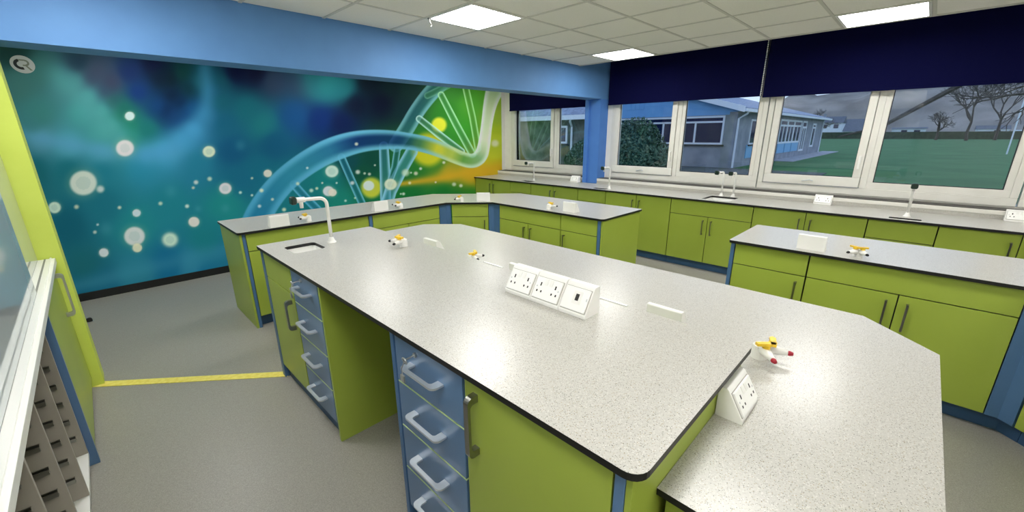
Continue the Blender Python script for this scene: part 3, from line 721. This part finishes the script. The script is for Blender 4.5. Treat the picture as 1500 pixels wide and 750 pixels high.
# lock and key on the top drawers
def lock(t, xl, key):
    dr = [c for c in t.children if c.name.startswith('drawer')][-1]
    k = MB().tube([(xl, 0, .925), (xl, -.008, .925)], .010, 12).build('lock', 'steel', dr)
    if key:
        q = MB().tube([(xl, -.008, .925), (xl, -.045, .922)], .0035, 6); q.tube([(xl+.012*math.cos(a), -.047-.004*math.sin(a), .920+.012*math.sin(a)) for a in [2*PI*i/12 for i in range(13)]], .0035, 6)
        q.tube([(xl-.006, -.048, .91), (xl-.012, -.055, .885), (xl-.004, -.058, .86)], .0025, 6)
        q.box(xl-.014, xl+.01, -.062, -.056, .838, .866)
        q.build('key', 'steel', dr)
lock(dc1, .17, True); lock(dc2, .155, True)
# support under the low table: cabinets facing the window side and the near end
cabinet('lime cabinet below the low table at the near end', (.885, -.165), 0, 1.245, .44, ZL-.0225, [dict(name='door', x=(0, .62), z=(.108, ZL-.0235)), dict(name='door', x=(.62, 1.245), z=(.108, ZL-.0235))], kick=True)
lw = [(.10, .60), (.86, .60), (1.62, .60), (2.38, .60)]
tag(box('end_panel', .862, .88, -.165, .30, 0, ZL-.0225, 'green', bevel=.0015), 'dark-lit lime panel below the left tip of the low table', 'panel', 'bench end panels')
for k, (y0, w) in enumerate(lw):
    cabinet('lime cabinet under the low table facing the right-hand bench, %s from the camera' % ['first', 'second', 'third', 'fourth'][k], (2.44, y0+.26), PI/2, .74, .60, ZL-.0225, [dict(name='door', x=(0, .37), z=(.108, ZL-.0235), h=('bar', .32, .45, .63)), dict(name='door', x=(.37, .74), z=(.108, ZL-.0235), h=('bar', .42, .45, .63))], group='lime cabinets below the low table')

# ------------------------------------------------------------------ taps
def tap(label, loc, rz, h=.30, reach=.19, group='white swan-neck taps'):
    """pole at origin, arm along local +x"""
    t = thing('tap', label, 'tap', loc, rz, group)
    MB().lathe([(.030, 0), (.030, .006), (.022, .014), (.016, .034), (.0125, .04)], seg=18).build('base', 'white', t, smooth=False, fix=True)
    r = .045; p = [(0, 0, .03), (0, 0, h-r)]
    for k in range(1, 7):
        a = PI/2*k/6; p.append((r-r*math.cos(a), 0, h-r+r*math.sin(a)))
    p.append((reach-.05, 0, h+.002))
    MB().tube(p, .0115, 14).build('spout', 'white', t, smooth=True)
    MB().tube([(reach-.06, 0, h+.002), (reach-.052, 0, h+.002), (reach, 0, h+.002)], [.012, .017, .018], 14).build('valve', 'white', t, smooth=True)
    MB().tube([(reach-.03, 0, h-.008), (reach-.03, 0, h-.05)], [.013, .011], 12).build('nozzle', 'white', t, smooth=True)
    kb = MB(); n = 24
    pr = [(.030*(1-.16*(1+math.cos(4*2*PI*k/n))/2), 2*PI*k/n) for k in range(n)]
    V = []; Fc = []
    for xx, s in ((reach, .8), (reach+.006, 1), (reach+.026, 1), (reach+.032, .8)):
        V += [(xx, s*q*math.cos(a), h+.002+s*q*math.sin(a)) for q, a in pr]
    for i in range(3):
        for k in range(n): Fc.append((i*n+k, i*n+(k+1) % n, (i+1)*n+(k+1) % n, (i+1)*n+k))
    Fc += [tuple(reversed(range(n))), tuple(3*n+k for k in range(n))]
    obj('knob', V, Fc, 'knob', t)
    return t
tp = tap('white tap with dark green knob over the raised island sink', (1.075, 2.80, ZR), PI, .31, .19)
for (x, y, rz, lab) in ((5.50, 4.86, PI, 'white tap nearest the mural on the window bench'), (5.42, 3.285, PI, 'white tap in front of the blue column'),
                        (5.74, 1.80, PI*.97, 'left tap of the pair at the larger window sink'), (5.735, 1.655, PI*1.0, 'right tap of the pair at the larger window sink'),
                        (5.50, .008, PI, 'white tap below the lawn window')):
    copy_thing(tp, (x, y, ZB), rz, lab)

# ------------------------------------------------------------------ gas taps
def gas_tap(label, loc, rz, tip='black', group='white gas taps with yellow levers'):
    """two nozzles spread about local +x"""
    t = thing('gas_tap', label, 'gas tap', loc, rz, group)
    MB().lathe([(.026, 0), (.026, .03), (.024, .048), (.012, .056)], seg=18).build('base', 'white', t, fix=True)
    for s in (-1, 1):
        a = math.radians(33)*s; c, d = math.cos(a), math.sin(a)
        P = lambda r, z: (r*c, r*d, z)
        nz = MB().tube([P(.0, .038), P(.035, .040), P(.06, .038), P(.082, .037)], [.016, .017, .013, .009], 12).build('nozzle', 'white', t, smooth=True)
        MB().tube([P(.080, .037), P(.088, .037), P(.098, .0365)], [.0075, .009, .006], 10).build('tip', tip, nz, smooth=True)
        lv = MB(); q = Vector((.034*c, .034*d)); e = Vector((-d, c))
        lv.lathe([(.013, 0), (.013, .012), (.008, .016)], (q.x, q.y, .055), 12)
        pts = [q-e*.034-Vector((c, d))*.008, q+e*.024-Vector((c, d))*.010, q+e*.034, q+e*.024+Vector((c, d))*.010, q-e*.034+Vector((c, d))*.008]
        lv.prism([(p.x, p.y) for p in pts], .064, .074)
        lv.build('lever', 'yellow', t, fix=True)
    return t
g0 = gas_tap('gas tap with red nozzle tips on the low table near the raised corner', (1.715, .315, ZL), -PI*.59, 'red')
g0.scale = (1.12, 1.12, 1.12)
g1 = gas_tap('gas tap with yellow levers at the back of the raised island', (1.36, 2.345, ZR), PI*.92)
for x, y, z, rz, lab in ((1.75, 2.13, ZL, -PI*.35, 'gas tap half hidden behind the raised island edge'), (1.395, 4.13, ZB, PI*.94, 'gas tap on the back bench right of the leftmost socket box'),
                         (2.40, 4.13, ZB, PI*.94, 'gas tap on the back bench before the yellow bokeh'), (3.14, 3.955, ZB, PI*.75, 'gas tap on the angled corner of the back bench'),
                         (3.455, 2.83, ZB, -PI*.15, 'gas tap on the short leg of the back bench'), (3.46, .185, ZB, PI, 'gas tap on the right-hand bench')):
    copy_thing(g1, (x, y, z), rz, lab)

# ------------------------------------------------------------------ socket boxes
def plate(parent, y0, y1, prof, kind):
    """face plate on the slope; local: length along y, slope from (x0,z0) to (x1,z1) facing -x"""
    (xa, za), (xb, zb_) = prof
    s = Vector((xb-xa, 0, zb_-za)); L = s.length; s.normalize(); n = Vector((-s.z, 0, s.x))
    def put(mb, yy0, yy1, t0, t1, h0, h1):
        b = len(mb.V)
        for h in (h0, h1):
            for t in (t0, t1):
                for yy in (yy0, yy1):
                    p = Vector((xa, 0, za))+s*t+n*h; mb.V.append((p.x, yy, p.z))
        mb.F += [tuple(b+i for i in f) for f in ((0, 1, 3, 2), (4, 6, 7, 5), (0, 4, 5, 1), (2, 3, 7, 6), (0, 2, 6, 4), (1, 5, 7, 3))]
    mb = MB(); put(mb, y0, y1, .010, L-.012, 0, .0075); pl = mb.build('faceplate', 'offwhite', parent, fix=True, bevel=.0025)
    rim = MB(); put(rim, y0-.0025, y1+.0025, .0075, L-.0095, -.002, .0012); rim.build('plate_shadow_line', 'plate_shade', pl, fix=True)  # grey border stands in for the shadow line round the raised plate
    yc = (y0+y1)/2; w = y1-y0
    if kind == 'double':
        sw = MB()
        for q in (-.013, .013): put(sw, yc+q-.008, yc+q+.008, L*.62, L*.86, .007, .011)
        sw.build('switches', 'white', pl, fix=True)
        sl = MB()
        for c in (yc-w*.29, yc+w*.29):
            put(sl, c-.0035, c+.0035, L*.56, L*.70, .0065, .0078)
            put(sl, c-.015, c-.008, L*.32, L*.40, .0065, .0078); put(sl, c+.008, c+.015, L*.32, L*.40, .0065, .0078)
        sl.build('pin_slots', 'slot', pl, fix=True)
        sc = MB(); put(sc, y0+.008, y0+.014, L*.5, L*.56, .0065, .0078); put(sc, y1-.014, y1-.008, L*.5, L*.56, .0065, .0078)
        sc.build('screws', 'steel', pl, fix=True)
    else:
        md = MB(); put(md, yc-.028, yc+.012, L*.32, L*.78, .007, .010); md.build('data_module', 'white', pl, fix=True)
        sl = MB(); put(sl, yc-.016, yc+.000, L*.44, L*.68, .0095, .0108); sl.build('data_port', 'slot', pl, fix=True)
        sc = MB(); put(sc, y0+.004, y0+.009, L*.5, L*.6, .0065, .0078); sc.build('screws', 'steel', pl, fix=True)
def pod(label, loc, rz, mods, h=.105, depth=.085, group='white bench socket boxes', mw=.158):
    """slope faces local -x, back is vertical at local x=depth; length along y centred"""
    tot = sum(m_[0] for m_ in mods)
    t = thing('socket_box', label, 'socket box', loc, rz, group)
    y = tot/2
    for w, kind in mods:
        prof = [(0, 0), (0, .012), (depth*.62, h-.006), (depth*.70, h), (depth-.004, h), (depth, h-.004), (depth, 0)]
        b = MB().prism([(p, q) for p, q in prof], y-w+.0012, y-.0012, 'y').build('housing', 'white', t, fix=True, bevel=.0018)
        plate(t, y-w+.010, y-.010, ((0, .012), (depth*.62, h-.006)), kind)
        y -= w
    return t
pod('white triple socket box standing on the raised island', (1.255, 1.058, ZR), 0, [(.158, 'double'), (.158, 'double'), (.138, 'single')], .118, .10, 'white bench socket boxes')
p0 = pod('white double socket box on the low table against the raised end', (1.315, .236, ZL), PI/2, [(.166, 'double')], .104, .079)
for x, y, z, rz, lab in ((1.76, 2.52, ZL, PI, 'socket box behind the raised island edge beside the far gas tap'), (1.76, 1.60, ZL, PI, 'socket box hidden behind the triple socket box'),
                         (1.76, .70, ZL, PI, 'socket box behind the near part of the raised island edge'),
                         (1.125, 4.146, ZB, -PI/2, 'blank-backed socket box at the left end of the back bench'), (2.155, 4.19, ZB, -PI/2, 'blank-backed socket box in the middle of the back bench'),
                         (3.400, 3.840, ZB, -PI*.75, 'blank-backed socket box on the angled corner of the back bench'), (3.545, 2.565, ZB, PI, 'blank-backed socket box on the short leg of the back bench'),
                         (3.515, .445, ZB, PI, 'blank-backed socket box on the right-hand bench'), (5.762, 4.185, ZB, 0, 'socket box on the window bench left of the blue column'),
                         (5.790, .730, ZB, 0, 'double socket box below the windows, beside the lone tap'), (5.790, -.72, ZB, 0, 'double socket box at the right edge of the window bench')):
    copy_thing(p0, (x, y, z), rz, lab)
# white cover strips on the rear edge of the raised worktop
for k, (y0, y1, l) in enumerate(((1.545, 1.70, 'thin white strip on the raised island edge left of the triple socket box'), (.78, .915, 'thin white strip on the raised island edge right of the triple socket box'))):
    tag(box('cover_strip', 1.487, 1.498, y0, y1, ZR, ZR+.004, 'offwhite', bevel=.001), l, 'strip', 'white cover strips')

# ------------------------------------------------------------------ left storage unit
tr = thing('tray_unit', 'grey empty tray storage unit with runners, at the left edge', 'storage', (-.31, 0, 0))
TY = [2.86, 2.485, 2.11, 1.735, 1.36, .985, .61, .235]
for k, y in enumerate(TY):
    dv = box('divider', -.50, 0, y-.018, y, .10, .90, 'tray_grey', tr, bevel=.001)
    if k < 6:
        for j in range(8):
            z = .205+.1025*j
            if z > .88: continue
            rn = MB().box(-.48, -.022, y-.018-.016, y-.018, z-.008, z-.003).box(-.48, -.022, y-.018-.016, y-.018-.012, z-.003, z+.012).box(-.48, -.022, y-.018-.005, y-.018, z+.008, z+.018)
            rn.build('tray_runner', 'darksteel', dv)
box('base_board', -.55, .0, .217, 2.86, .08, .10, 'alu_white', tr)
box('unit_back', -.55, -.505, .217, 2.86, .10, .90, 'tray_grey', tr)
box('plinth', -.55, -.03, .217, 2.86, 0, .08, 'alu_white', tr)
box('unit_top', -.55, 0, .217, 2.86, .90, .918, 'tray_grey', tr)
cb = cabinet('lime base cabinet with steel handle between the tray unit and nib wall', (-.287, 2.905), PI/2, .965, .58, .915, [dict(name='door', x=(.024, .965), z=(.07, .915), h=('fat', .80, .60, .885, 'steel'))], z0=.07, kick_in=.03)
tag(box('side_panel', -.85, -.283, 2.878, 2.903, 0, .917, 'blue', bevel=.001), 'blue side panel between the tray unit and the lime door', 'panel')
# sliding glass front on the unit
tk = thing('sliding_cupboard', 'glossy pale sliding cupboard front on a white track at the left', 'cupboard', (-.31, 0, .919))
box('track_body', -.06, .045, .217, 3.865, 0, .035, 'alu_white', tk, bevel=.003)
for x in (-.035, .0):
    box('groove', x-.004, x+.004, .217, 3.862, .035, .0365, 'groove', tk)
box('track_lip', .022, .030, .217, 3.862, .035, .042, 'alu_white', tk)
for x, y0, y1 in ((-.035, 2.96, 3.868), (0, 1.40, 3.02), (-.035, .22, 1.44)):
    box('sliding_panel', x-.004, x+.004, y0, y1, .0375, 1.255, 'panel_glass', tk, bevel=.001)
struct(box('wall_bulkhead', XL, -.27, .217, 3.876, 2.18, ZC, 'wall_white'), 'white bulkhead above the left cupboard')
# small doorstop on the floor by the mural
ds = thing('door_stop', 'small black door stop on the floor beyond the nib wall', 'door stop', (-.29, 5.40, 0))
MB().lathe([(.022, 0), (.022, .02), (.018, .035), (.010, .04)], seg=14).build('buffer', 'black', ds, fix=True)
MB().lathe([(.028, 0), (.028, .004)], seg=14).build('plate', 'steel', ds, fix=True)

# ------------------------------------------------------------------ outside
GZ = -.4
M['grass'] = noisy('lawn_grass', srgb(56, 104, 60), srgb(70, 120, 72), .35, .9, .2, 8)
M['yard'] = noisy('dark_tarmac', srgb(66, 72, 70), srgb(86, 90, 90), 3, .9)
M['paving'] = noisy('pale_paving', srgb(170, 172, 178), srgb(150, 152, 160), 2, .8)
M['render'] = noisy('grey_render', srgb(158, 163, 172), srgb(126, 132, 142), 1.2, .9, .2, 6, lo=.3, hi=.7)
M['stone'] = noisy('dark_rubble_stone', srgb(70, 76, 70), srgb(128, 132, 122), 2.2, .9, .2, 8, 0, .3, .3, .72)
M['skyblue_board'] = noisy('pale_blue_cladding', srgb(120, 176, 226), srgb(112, 168, 220), 1.5, .7)
M['slate_dark'] = noisy('dark_roof_tile', srgb(78, 84, 94), srgb(98, 104, 114), 2, .8)
M['slate'] = noisy('grey_slate', srgb(120, 130, 150), srgb(150, 160, 178), 6, .7, .3, 3)
M['ext_white'] = base('white_exterior_paint', srgb(225, 230, 236), .5)[0]
M['ext_glass'] = base('dark_exterior_glass', srgb(20, 26, 70), .08, 0, .8)[0]
M['ext_panel'] = base('light_blue_panel', srgb(120, 176, 214), .6)[0]
M['bark'] = noisy('grey_bark', srgb(62, 58, 54), srgb(84, 78, 72), 8, .9)
M['leaf'] = noisy('dark_evergreen_leaf', srgb(48, 76, 54), srgb(104, 130, 98), 14, .6, .4)
M['hedge'] = noisy('dark_hedge', srgb(44, 62, 50), srgb(66, 84, 66), 1.5, .9, .2, 6, 0, .5)
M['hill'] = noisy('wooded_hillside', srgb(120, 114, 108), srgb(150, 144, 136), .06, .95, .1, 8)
ground = struct(box('ground', XW+.26, 420, -260, 300, GZ-.3, GZ, 'grass'), 'green lawn outside the windows')
struct(box('ground_path', 36.5, 58.3, 6.85, 8.29, GZ, GZ+.05, 'paving'), 'pale paving beside the far wing')
struct(box('ground_yard', 18.5, 27.3, 3.5, 26, GZ, GZ+.03, 'yard'), 'dark tarmac beside the gabled building')
# hillside
hb = 70; V = []; Fc = []
for k in range(hb+1):
    yy = -230+520*k/hb
    hgt = 30+9*math.sin(k*.21+1)+4*math.sin(k*.63)+2*math.sin(k*1.7)
    V += [(300+18*math.sin(k*.4), yy, GZ), (345, yy, GZ+hgt*.6), (400, yy, GZ+hgt), (415, yy, GZ)]
for k in range(hb):
    a = 4*k
    Fc += [(a, a+1, a+5, a+4), (a+1, a+2, a+6, a+5), (a+2, a+3, a+7, a+6)]
struct(obj('ground_hill', V, Fc, 'hill', None, True), 'wooded hillside beyond the lawn')
# ---- pale blue gabled school building
def ext_window(par, plane, a0, a1, z0, z1, cols, transom=None, bw=.09, sill=True):
    """window in plane ('x', X) facing -x or ('y', Y) facing -y; a along the other axis"""
    ax, P = plane
    def B(mb, p0, p1, c0, c1, d0, d1):
        if ax == 'x': mb.box(P+p0, P+p1, c0, c1, d0, d1)
        else: mb.box(c0, c1, P+p0, P+p1, d0, d1)
    fr = MB(); B(fr, -.06, .05, a0, a1, z0, z0+bw); B(fr, -.06, .05, a0, a1, z1-bw, z1); B(fr, -.06, .05, a0, a0+bw, z0+bw, z1-bw); B(fr, -.06, .05, a1-bw, a1, z0+bw, z1-bw)
    for c in cols: B(fr, -.06, .05, c-bw/2, c+bw/2, z0+bw, transom if transom else z1-bw)
    if transom: B(fr, -.06, .05, a0+bw, a1-bw, transom-bw/2, transom+bw/2)
    f = fr.build('window', 'ext_white', par)
    cs = [a0+bw]+[c for c in cols]+[a1-bw]
    for c0, c1 in zip(cs, cs[1:]):
        p = MB(); B(p, -.01, .01, c0+.02, c1-.02, z0+bw, (transom-bw/2) if transom else z1-bw); p.build('pane', 'ext_glass', f)
    if transom:
        p = MB(); B(p, -.01, .01, a0+bw, a1-bw, transom+bw/2, z1-bw); p.build('pane', 'ext_glass', f)
    if sill:
        p = MB(); B(p, -.12, .04, a0-.1, a1+.1, z0-.09, z0); p.build('sill', 'gasket', f)
    return f
sb = thing('school_building', 'pale blue gabled school building with long glazed wing outside', 'building', (27.4, 8.3, GZ))
off = Vector((-27.4, -8.3, -GZ))
L_ = lambda o: setattr(o, 'location', off)
GX, GY, E0 = 27.4, 8.3, 2.98
AP = 15.4; AZ = E0+.29*(AP-GY)
o = box('gable_wall', GX, GX+.3, GY, 22.5, GZ, 2.72, 'render', sb); L_(o)
o = MB().prism([(GY, 2.72), (22.5, 2.72), (22.5, E0), (AP, AZ), (GY, E0)], GX-.03, GX+.3, 'x').build('gable_board', 'skyblue_board', sb, fix=True); L_(o)
o = box('corner_pier', GX-.05, GX+.3, GY-.02, GY+.42, GZ, E0-.1, 'render', sb); L_(o)
o = box('side_wall', GX+.3, 55.5, GY, GY+.3, GZ, E0, 'render', sb); L_(o)
o = box('end_wall', 55.2, 55.5, GY+.3, 22.5, GZ, E0, 'render', sb); L_(o)
# roof: front slope faces -y, hipped at the far end
V = [(GX-.5, GY-.45, E0-.02), (56.1, GY-.45, E0-.02), (50.0, AP, AZ+.12), (GX-.5, AP, AZ+.12), (56.1, 22.9, E0-.02), (GX-.5, 22.9, E0-.02)]
V += [(x, y, z+.14) for x, y, z in V]
o = obj('roof', V, [(0, 3, 2, 1), (1, 2, 4), (2, 3, 5, 4), (6, 7, 8, 9), (7, 10, 8), (8, 10, 11, 9), (0, 1, 7, 6), (1, 4, 10, 7), (4, 5, 11, 10), (3, 0, 6, 9), (5, 3, 9, 11)], 'slate', sb); L_(o)
for sgn in (1, -1):
    ya = GY-.5 if sgn > 0 else 23.0
    o = MB().prism([(ya, E0-.16), (AP, AZ-.02), (AP, AZ+.3), (ya, E0+.16)], GX-.56, GX-.46, 'x').build('bargeboard', 'ext_white', sb, fix=True); L_(o)
o = box('gutter', GX-.5, 56.1, GY-.62, GY-.45, E0-.12, E0+.04, 'ext_white', sb); L_(o)
o = MB().tube([(GX+.1, GY-.53, E0-.1), (GX+.08, GY-.5, E0-.22), (GX-.02, GY-.1, E0-.5), (GX-.02, GY-.1, GZ+.05)], .06, 8).build('downpipe', 'ext_white', sb); L_(o)
o = MB().tube([(54.9, GY-.1, E0-.1), (54.9, GY-.1, GZ+.05)], .06, 8).build('downpipe', 'ext_white', sb); L_(o)
for a in ((8.95, 11.4, 1.0, 2.68, [10.65], 2.33), (12.1, 16.0, 1.0, 2.68, [12.75, 13.65, 14.75], 2.33), (17.0, 20.5, 1.0, 2.68, [18.2, 19.4], 2.33)):
    L_(ext_window(sb, ('x', GX), a[0], a[1], a[2], a[3], a[4], a[5], .11))
o = MB()
for k in range(4): o.box(GX-.05, GX-.02, 14.25+.33*k, 14.52+.33*k, 3.25, 3.75)
L_(o.build('vent_panel', 'skyblue_board', sb))
L_(ext_window(sb, ('y', GY), 30.2, 31.6, .95, 2.5, [], None, .10)); 
o = box('window_apron', 29.9, 31.7, GY-.04, GY, .1, .93, 'ext_panel', sb); L_(o)
for x0, x1 in ((37.6, 39.9), (39.9, 42.2), (42.2, 44.9)):
    L_(ext_window(sb, ('y', GY), x0, x1, .84, 2.66, [(x0+x1)/2], 2.2, .14, False))
    o = box('window_apron', x0+.12, x1-.12, GY-.05, GY, .12, .84, 'ext_panel', sb); L_(o)
L_(ext_window(sb, ('y', GY), 45.4, 47.2, .05, 2.66, [46.3], 2.1, .16, False))
L_(ext_window(sb, ('y', GY), 50.1, 51.6, .3, 2.5, [], 2.1, .16, False))
# ---- stone outbuilding seen beside the mural
st_ = thing('stone_building', 'dark stone building with slate roof seen through the window by the mural', 'building', (16, 10.9, GZ))
off2 = Vector((-16, -10.9, -GZ))
L2 = lambda o: setattr(o, 'location', off2)
L2(box('wall', 16, 16.4, 10.9, 24, GZ, 2.42, 'stone', st_))
V = [(15.7, 10.6, 2.42), (15.7, 24.2, 2.42), (19.5, 24.2, 4.6), (19.5, 10.6, 4.6)]; V += [(x, y, z+.1) for x, y, z in V]
L2(obj('roof', V, [(0, 1, 2, 3), (4, 7, 6, 5), (0, 4, 5, 1), (1, 5, 6, 2), (2, 6, 7, 3), (3, 7, 4, 0)], 'slate', st_))
L2(box('fascia', 15.62, 15.70, 10.6, 24.2, 2.30, 2.50, 'ext_white', st_))
L2(MB().tube([(15.64, 11.65, 2.34), (15.7, 11.72, 2.22), (15.95, 11.8, 2.0), (15.95, 11.8, GZ)], .05, 8).build('downpipe', 'ext_white', st_))
L2(ext_window(st_, ('x', 16), 12.05, 12.75, 1.25, 2.05, [], None, .09))
# ---- evergreen bushes
def bush(label, c, rad, n, seed, leaf=.05):
    rnd = random.Random(seed)
    t = thing('evergreen_bush', label, 'bush', (c[0], c[1], GZ), 0, 'evergreen bushes outside')
    cz = c[2]-GZ
    V = []; Fc = []; N, Mr = 18, 10
    for i in range(Mr+1):
        ph = PI*i/Mr
        for k in range(N):
            a = 2*PI*k/N; w = .86*(1+.06*math.sin(3*a+i)); V.append((rad[0]*w*math.sin(ph)*math.cos(a), rad[1]*w*math.sin(ph)*math.sin(a), cz+rad[2]*w*math.cos(ph)))
    for i in range(Mr):
        for k in range(N): Fc.append((i*N+k, i*N+(k+1) % N, (i+1)*N+(k+1) % N, (i+1)*N+k))
    obj('inner_foliage', V, Fc, 'hedge', t, True)
    V = []; Fc = []
    for _ in range(n):
        d = Vector((rnd.gauss(0, 1), rnd.gauss(0, 1), rnd.gauss(0, 1))).normalized()
        if d.x > .55: continue
        q = rnd.uniform(.84, 1.04)*(1+.07*math.sin(5*d.y+3*d.z)+.05*math.sin(9*d.z+4*d.x))
        p = Vector((d.x*rad[0]*q, d.y*rad[1]*q, cz+d.z*rad[2]*q))
        if p.z < .02: continue
        u_ = Vector((rnd.gauss(0, 1), rnd.gauss(0, 1), rnd.gauss(0, 1))).normalized(); w_ = u_.cross(d+Vector((.1, .2, .3))).normalized()
        s = leaf*rnd.uniform(.6, 1.3); b = len(V)
        V += [tuple(p-u_*s), tuple(p+w_*s*.45+d*s*.15), tuple(p+u_*s), tuple(p-w_*s*.45+d*s*.15)]; Fc.append((b, b+1, b+2, b+3))
    lf = obj('leaves', V, Fc, 'leaf', t); lf['kind'] = 'stuff'
    MB().tube([(0, 0, 0), (0, 0, cz)], .05, 8).build('stem', 'bark', t)
bush('rounded evergreen bush in front of the gabled building', (10.3, 5.72, .66), (1.0, 1.22, 1.28), 20000, 3)
bush('low evergreen bush below the stone building window', (12.6, 8.75, .5), (.7, .75, .95), 8000, 5)
# ---- far side of the lawn
tag(box('hedge', 168, 170, -120, 60, GZ, GZ+2.0, 'hedge'), 'long dark hedge along the far edge of the lawn', 'hedge')
def house(label, x, y, w, d, h, rh, wins, chim=True, group='far houses'):
    t = thing('house', label, 'house', (x, y, GZ), 0, group)
    box('wall', 0, d, -w/2, w/2, 0, h, 'ext_white', t)
    MB().prism([(-.4, h), (d+.4, h), (d/2, h+rh)], -w/2-.3, w/2+.3, 'y').build('roof', 'slate_dark', t, fix=True)
    for a, z in wins:
        f = box('window', -.08, .02, a-.7, a+.7, z, z+1.3, 'gasket', t); box('pane', -.1, -.06, a-.6, a+.6, z+.1, z+1.2, 'ext_glass', f)
    if chim: box('chimney', d/2-.4, d/2+.4, w/2-1.2, w/2-.4, h+rh-.7, h+rh+.9, 'render', t)
house('white house beside the end of the glazed wing', 195, 27, 7, 8, 5.2, 2.4, [(-1.8, 3.4), (1.6, 3.4)])
house('white house behind the dark gabled roof', 206, 20.5, 9, 8, 4.6, 2.2, [(-2.5, 3.0), (0, 3.0), (2.5, 3.0)], False)
house('low dark-roofed house at the lawn edge', 180, 16.5, 9, 8, 2.2, 2.4, [(-2, .7)], False)
house('long low pale building beyond the hedge', 186, 5.2, 8, 6, 2.9, .5, [(-2, 1.2), (1, 1.2)], False)
house('small pale building beyond the hedge at the right', 205, -14, 7, 6, 2.6, 1.2, [(-1, 1.0)], False)
# goal
gp = thing('goal_posts', 'white goal posts on the lawn at the right edge', 'goal', (60.4, -5.45, GZ))
for yy in (0, -5.6): MB().tube([(0, yy, 0), (0, yy, 7.5)], .055, 8).build('post', 'ext_white', gp)
MB().tube([(0, 0, 2.12), (0, -5.6, 2.12)], .05, 8).build('crossbar', 'ext_white', gp)
# bare trees
def bare_tree(label, loc, h, seed, depth=6, spread=.55, lean=(0, 0), r0=None, group='bare trees across the lawn', limb=None):
    rnd = random.Random(seed); t = thing('bare_tree', label, 'tree', (loc[0], loc[1], GZ), 0, group)
    mb = MB(); tw = MB()
    def grow(p, d, L, r, k):
        q = p+d*L*.5+Vector((rnd.gauss(0, .04), rnd.gauss(0, .04), rnd.gauss(0, .02)))*L; e = p+d*L
        (mb if k > 3 else tw).tube([p, q, e], [r, r*.85, r*.68], 6 if k > 3 else 4, False)
        if k == 0: return
        for _ in range(3 if k > 1 else 2):
            nd = (d+Vector((rnd.gauss(0, spread), rnd.gauss(0, spread), rnd.gauss(.05, spread*.7)))).normalized()
            grow(e, nd, L*rnd.uniform(.62, .82), r*.62, k-1)
    grow(Vector((0, 0, 0)), Vector((lean[0], lean[1], 1)).normalized(), h*.27, r0 or h*.022, depth)
    if limb: mb.tube(limb, [.16, .13, .10, .07, .03], 6)
    mb.build('trunk', 'bark', t); o = tw.build('twigs', 'bark', t); o['kind'] = 'stuff'
for k, (x, y, h, lab) in enumerate(((150, -1.2, 8, 'small bare tree left of the tall trees across the lawn'), (140, -6.0, 15, 'tall bare tree behind the right pane, leftmost'), (150, -11, 17, 'tall bare tree behind the right pane, middle'),
                                 (138, -15.5, 15, 'tall bare tree near the goal posts'), (155, 24, 10, 'bare tree beside the far white house'), (150, -22, 16, 'bare tree beyond the goal posts'))):
    bare_tree(lab, (x, y), h, 20+k, 6, .5, r0=.3)
bare_tree('near bare tree whose branches cross the lawn windows', (24, -5.5), 9.5, 77, 6, .5, (.0, .25), .22, 'near bare tree', [(0, .55, 2.3), (-.6, 2.6, 4.7), (-1.6, 5.0, 3.75), (-2, 6.9, 2.3), (-2, 8.2, 1.9)])
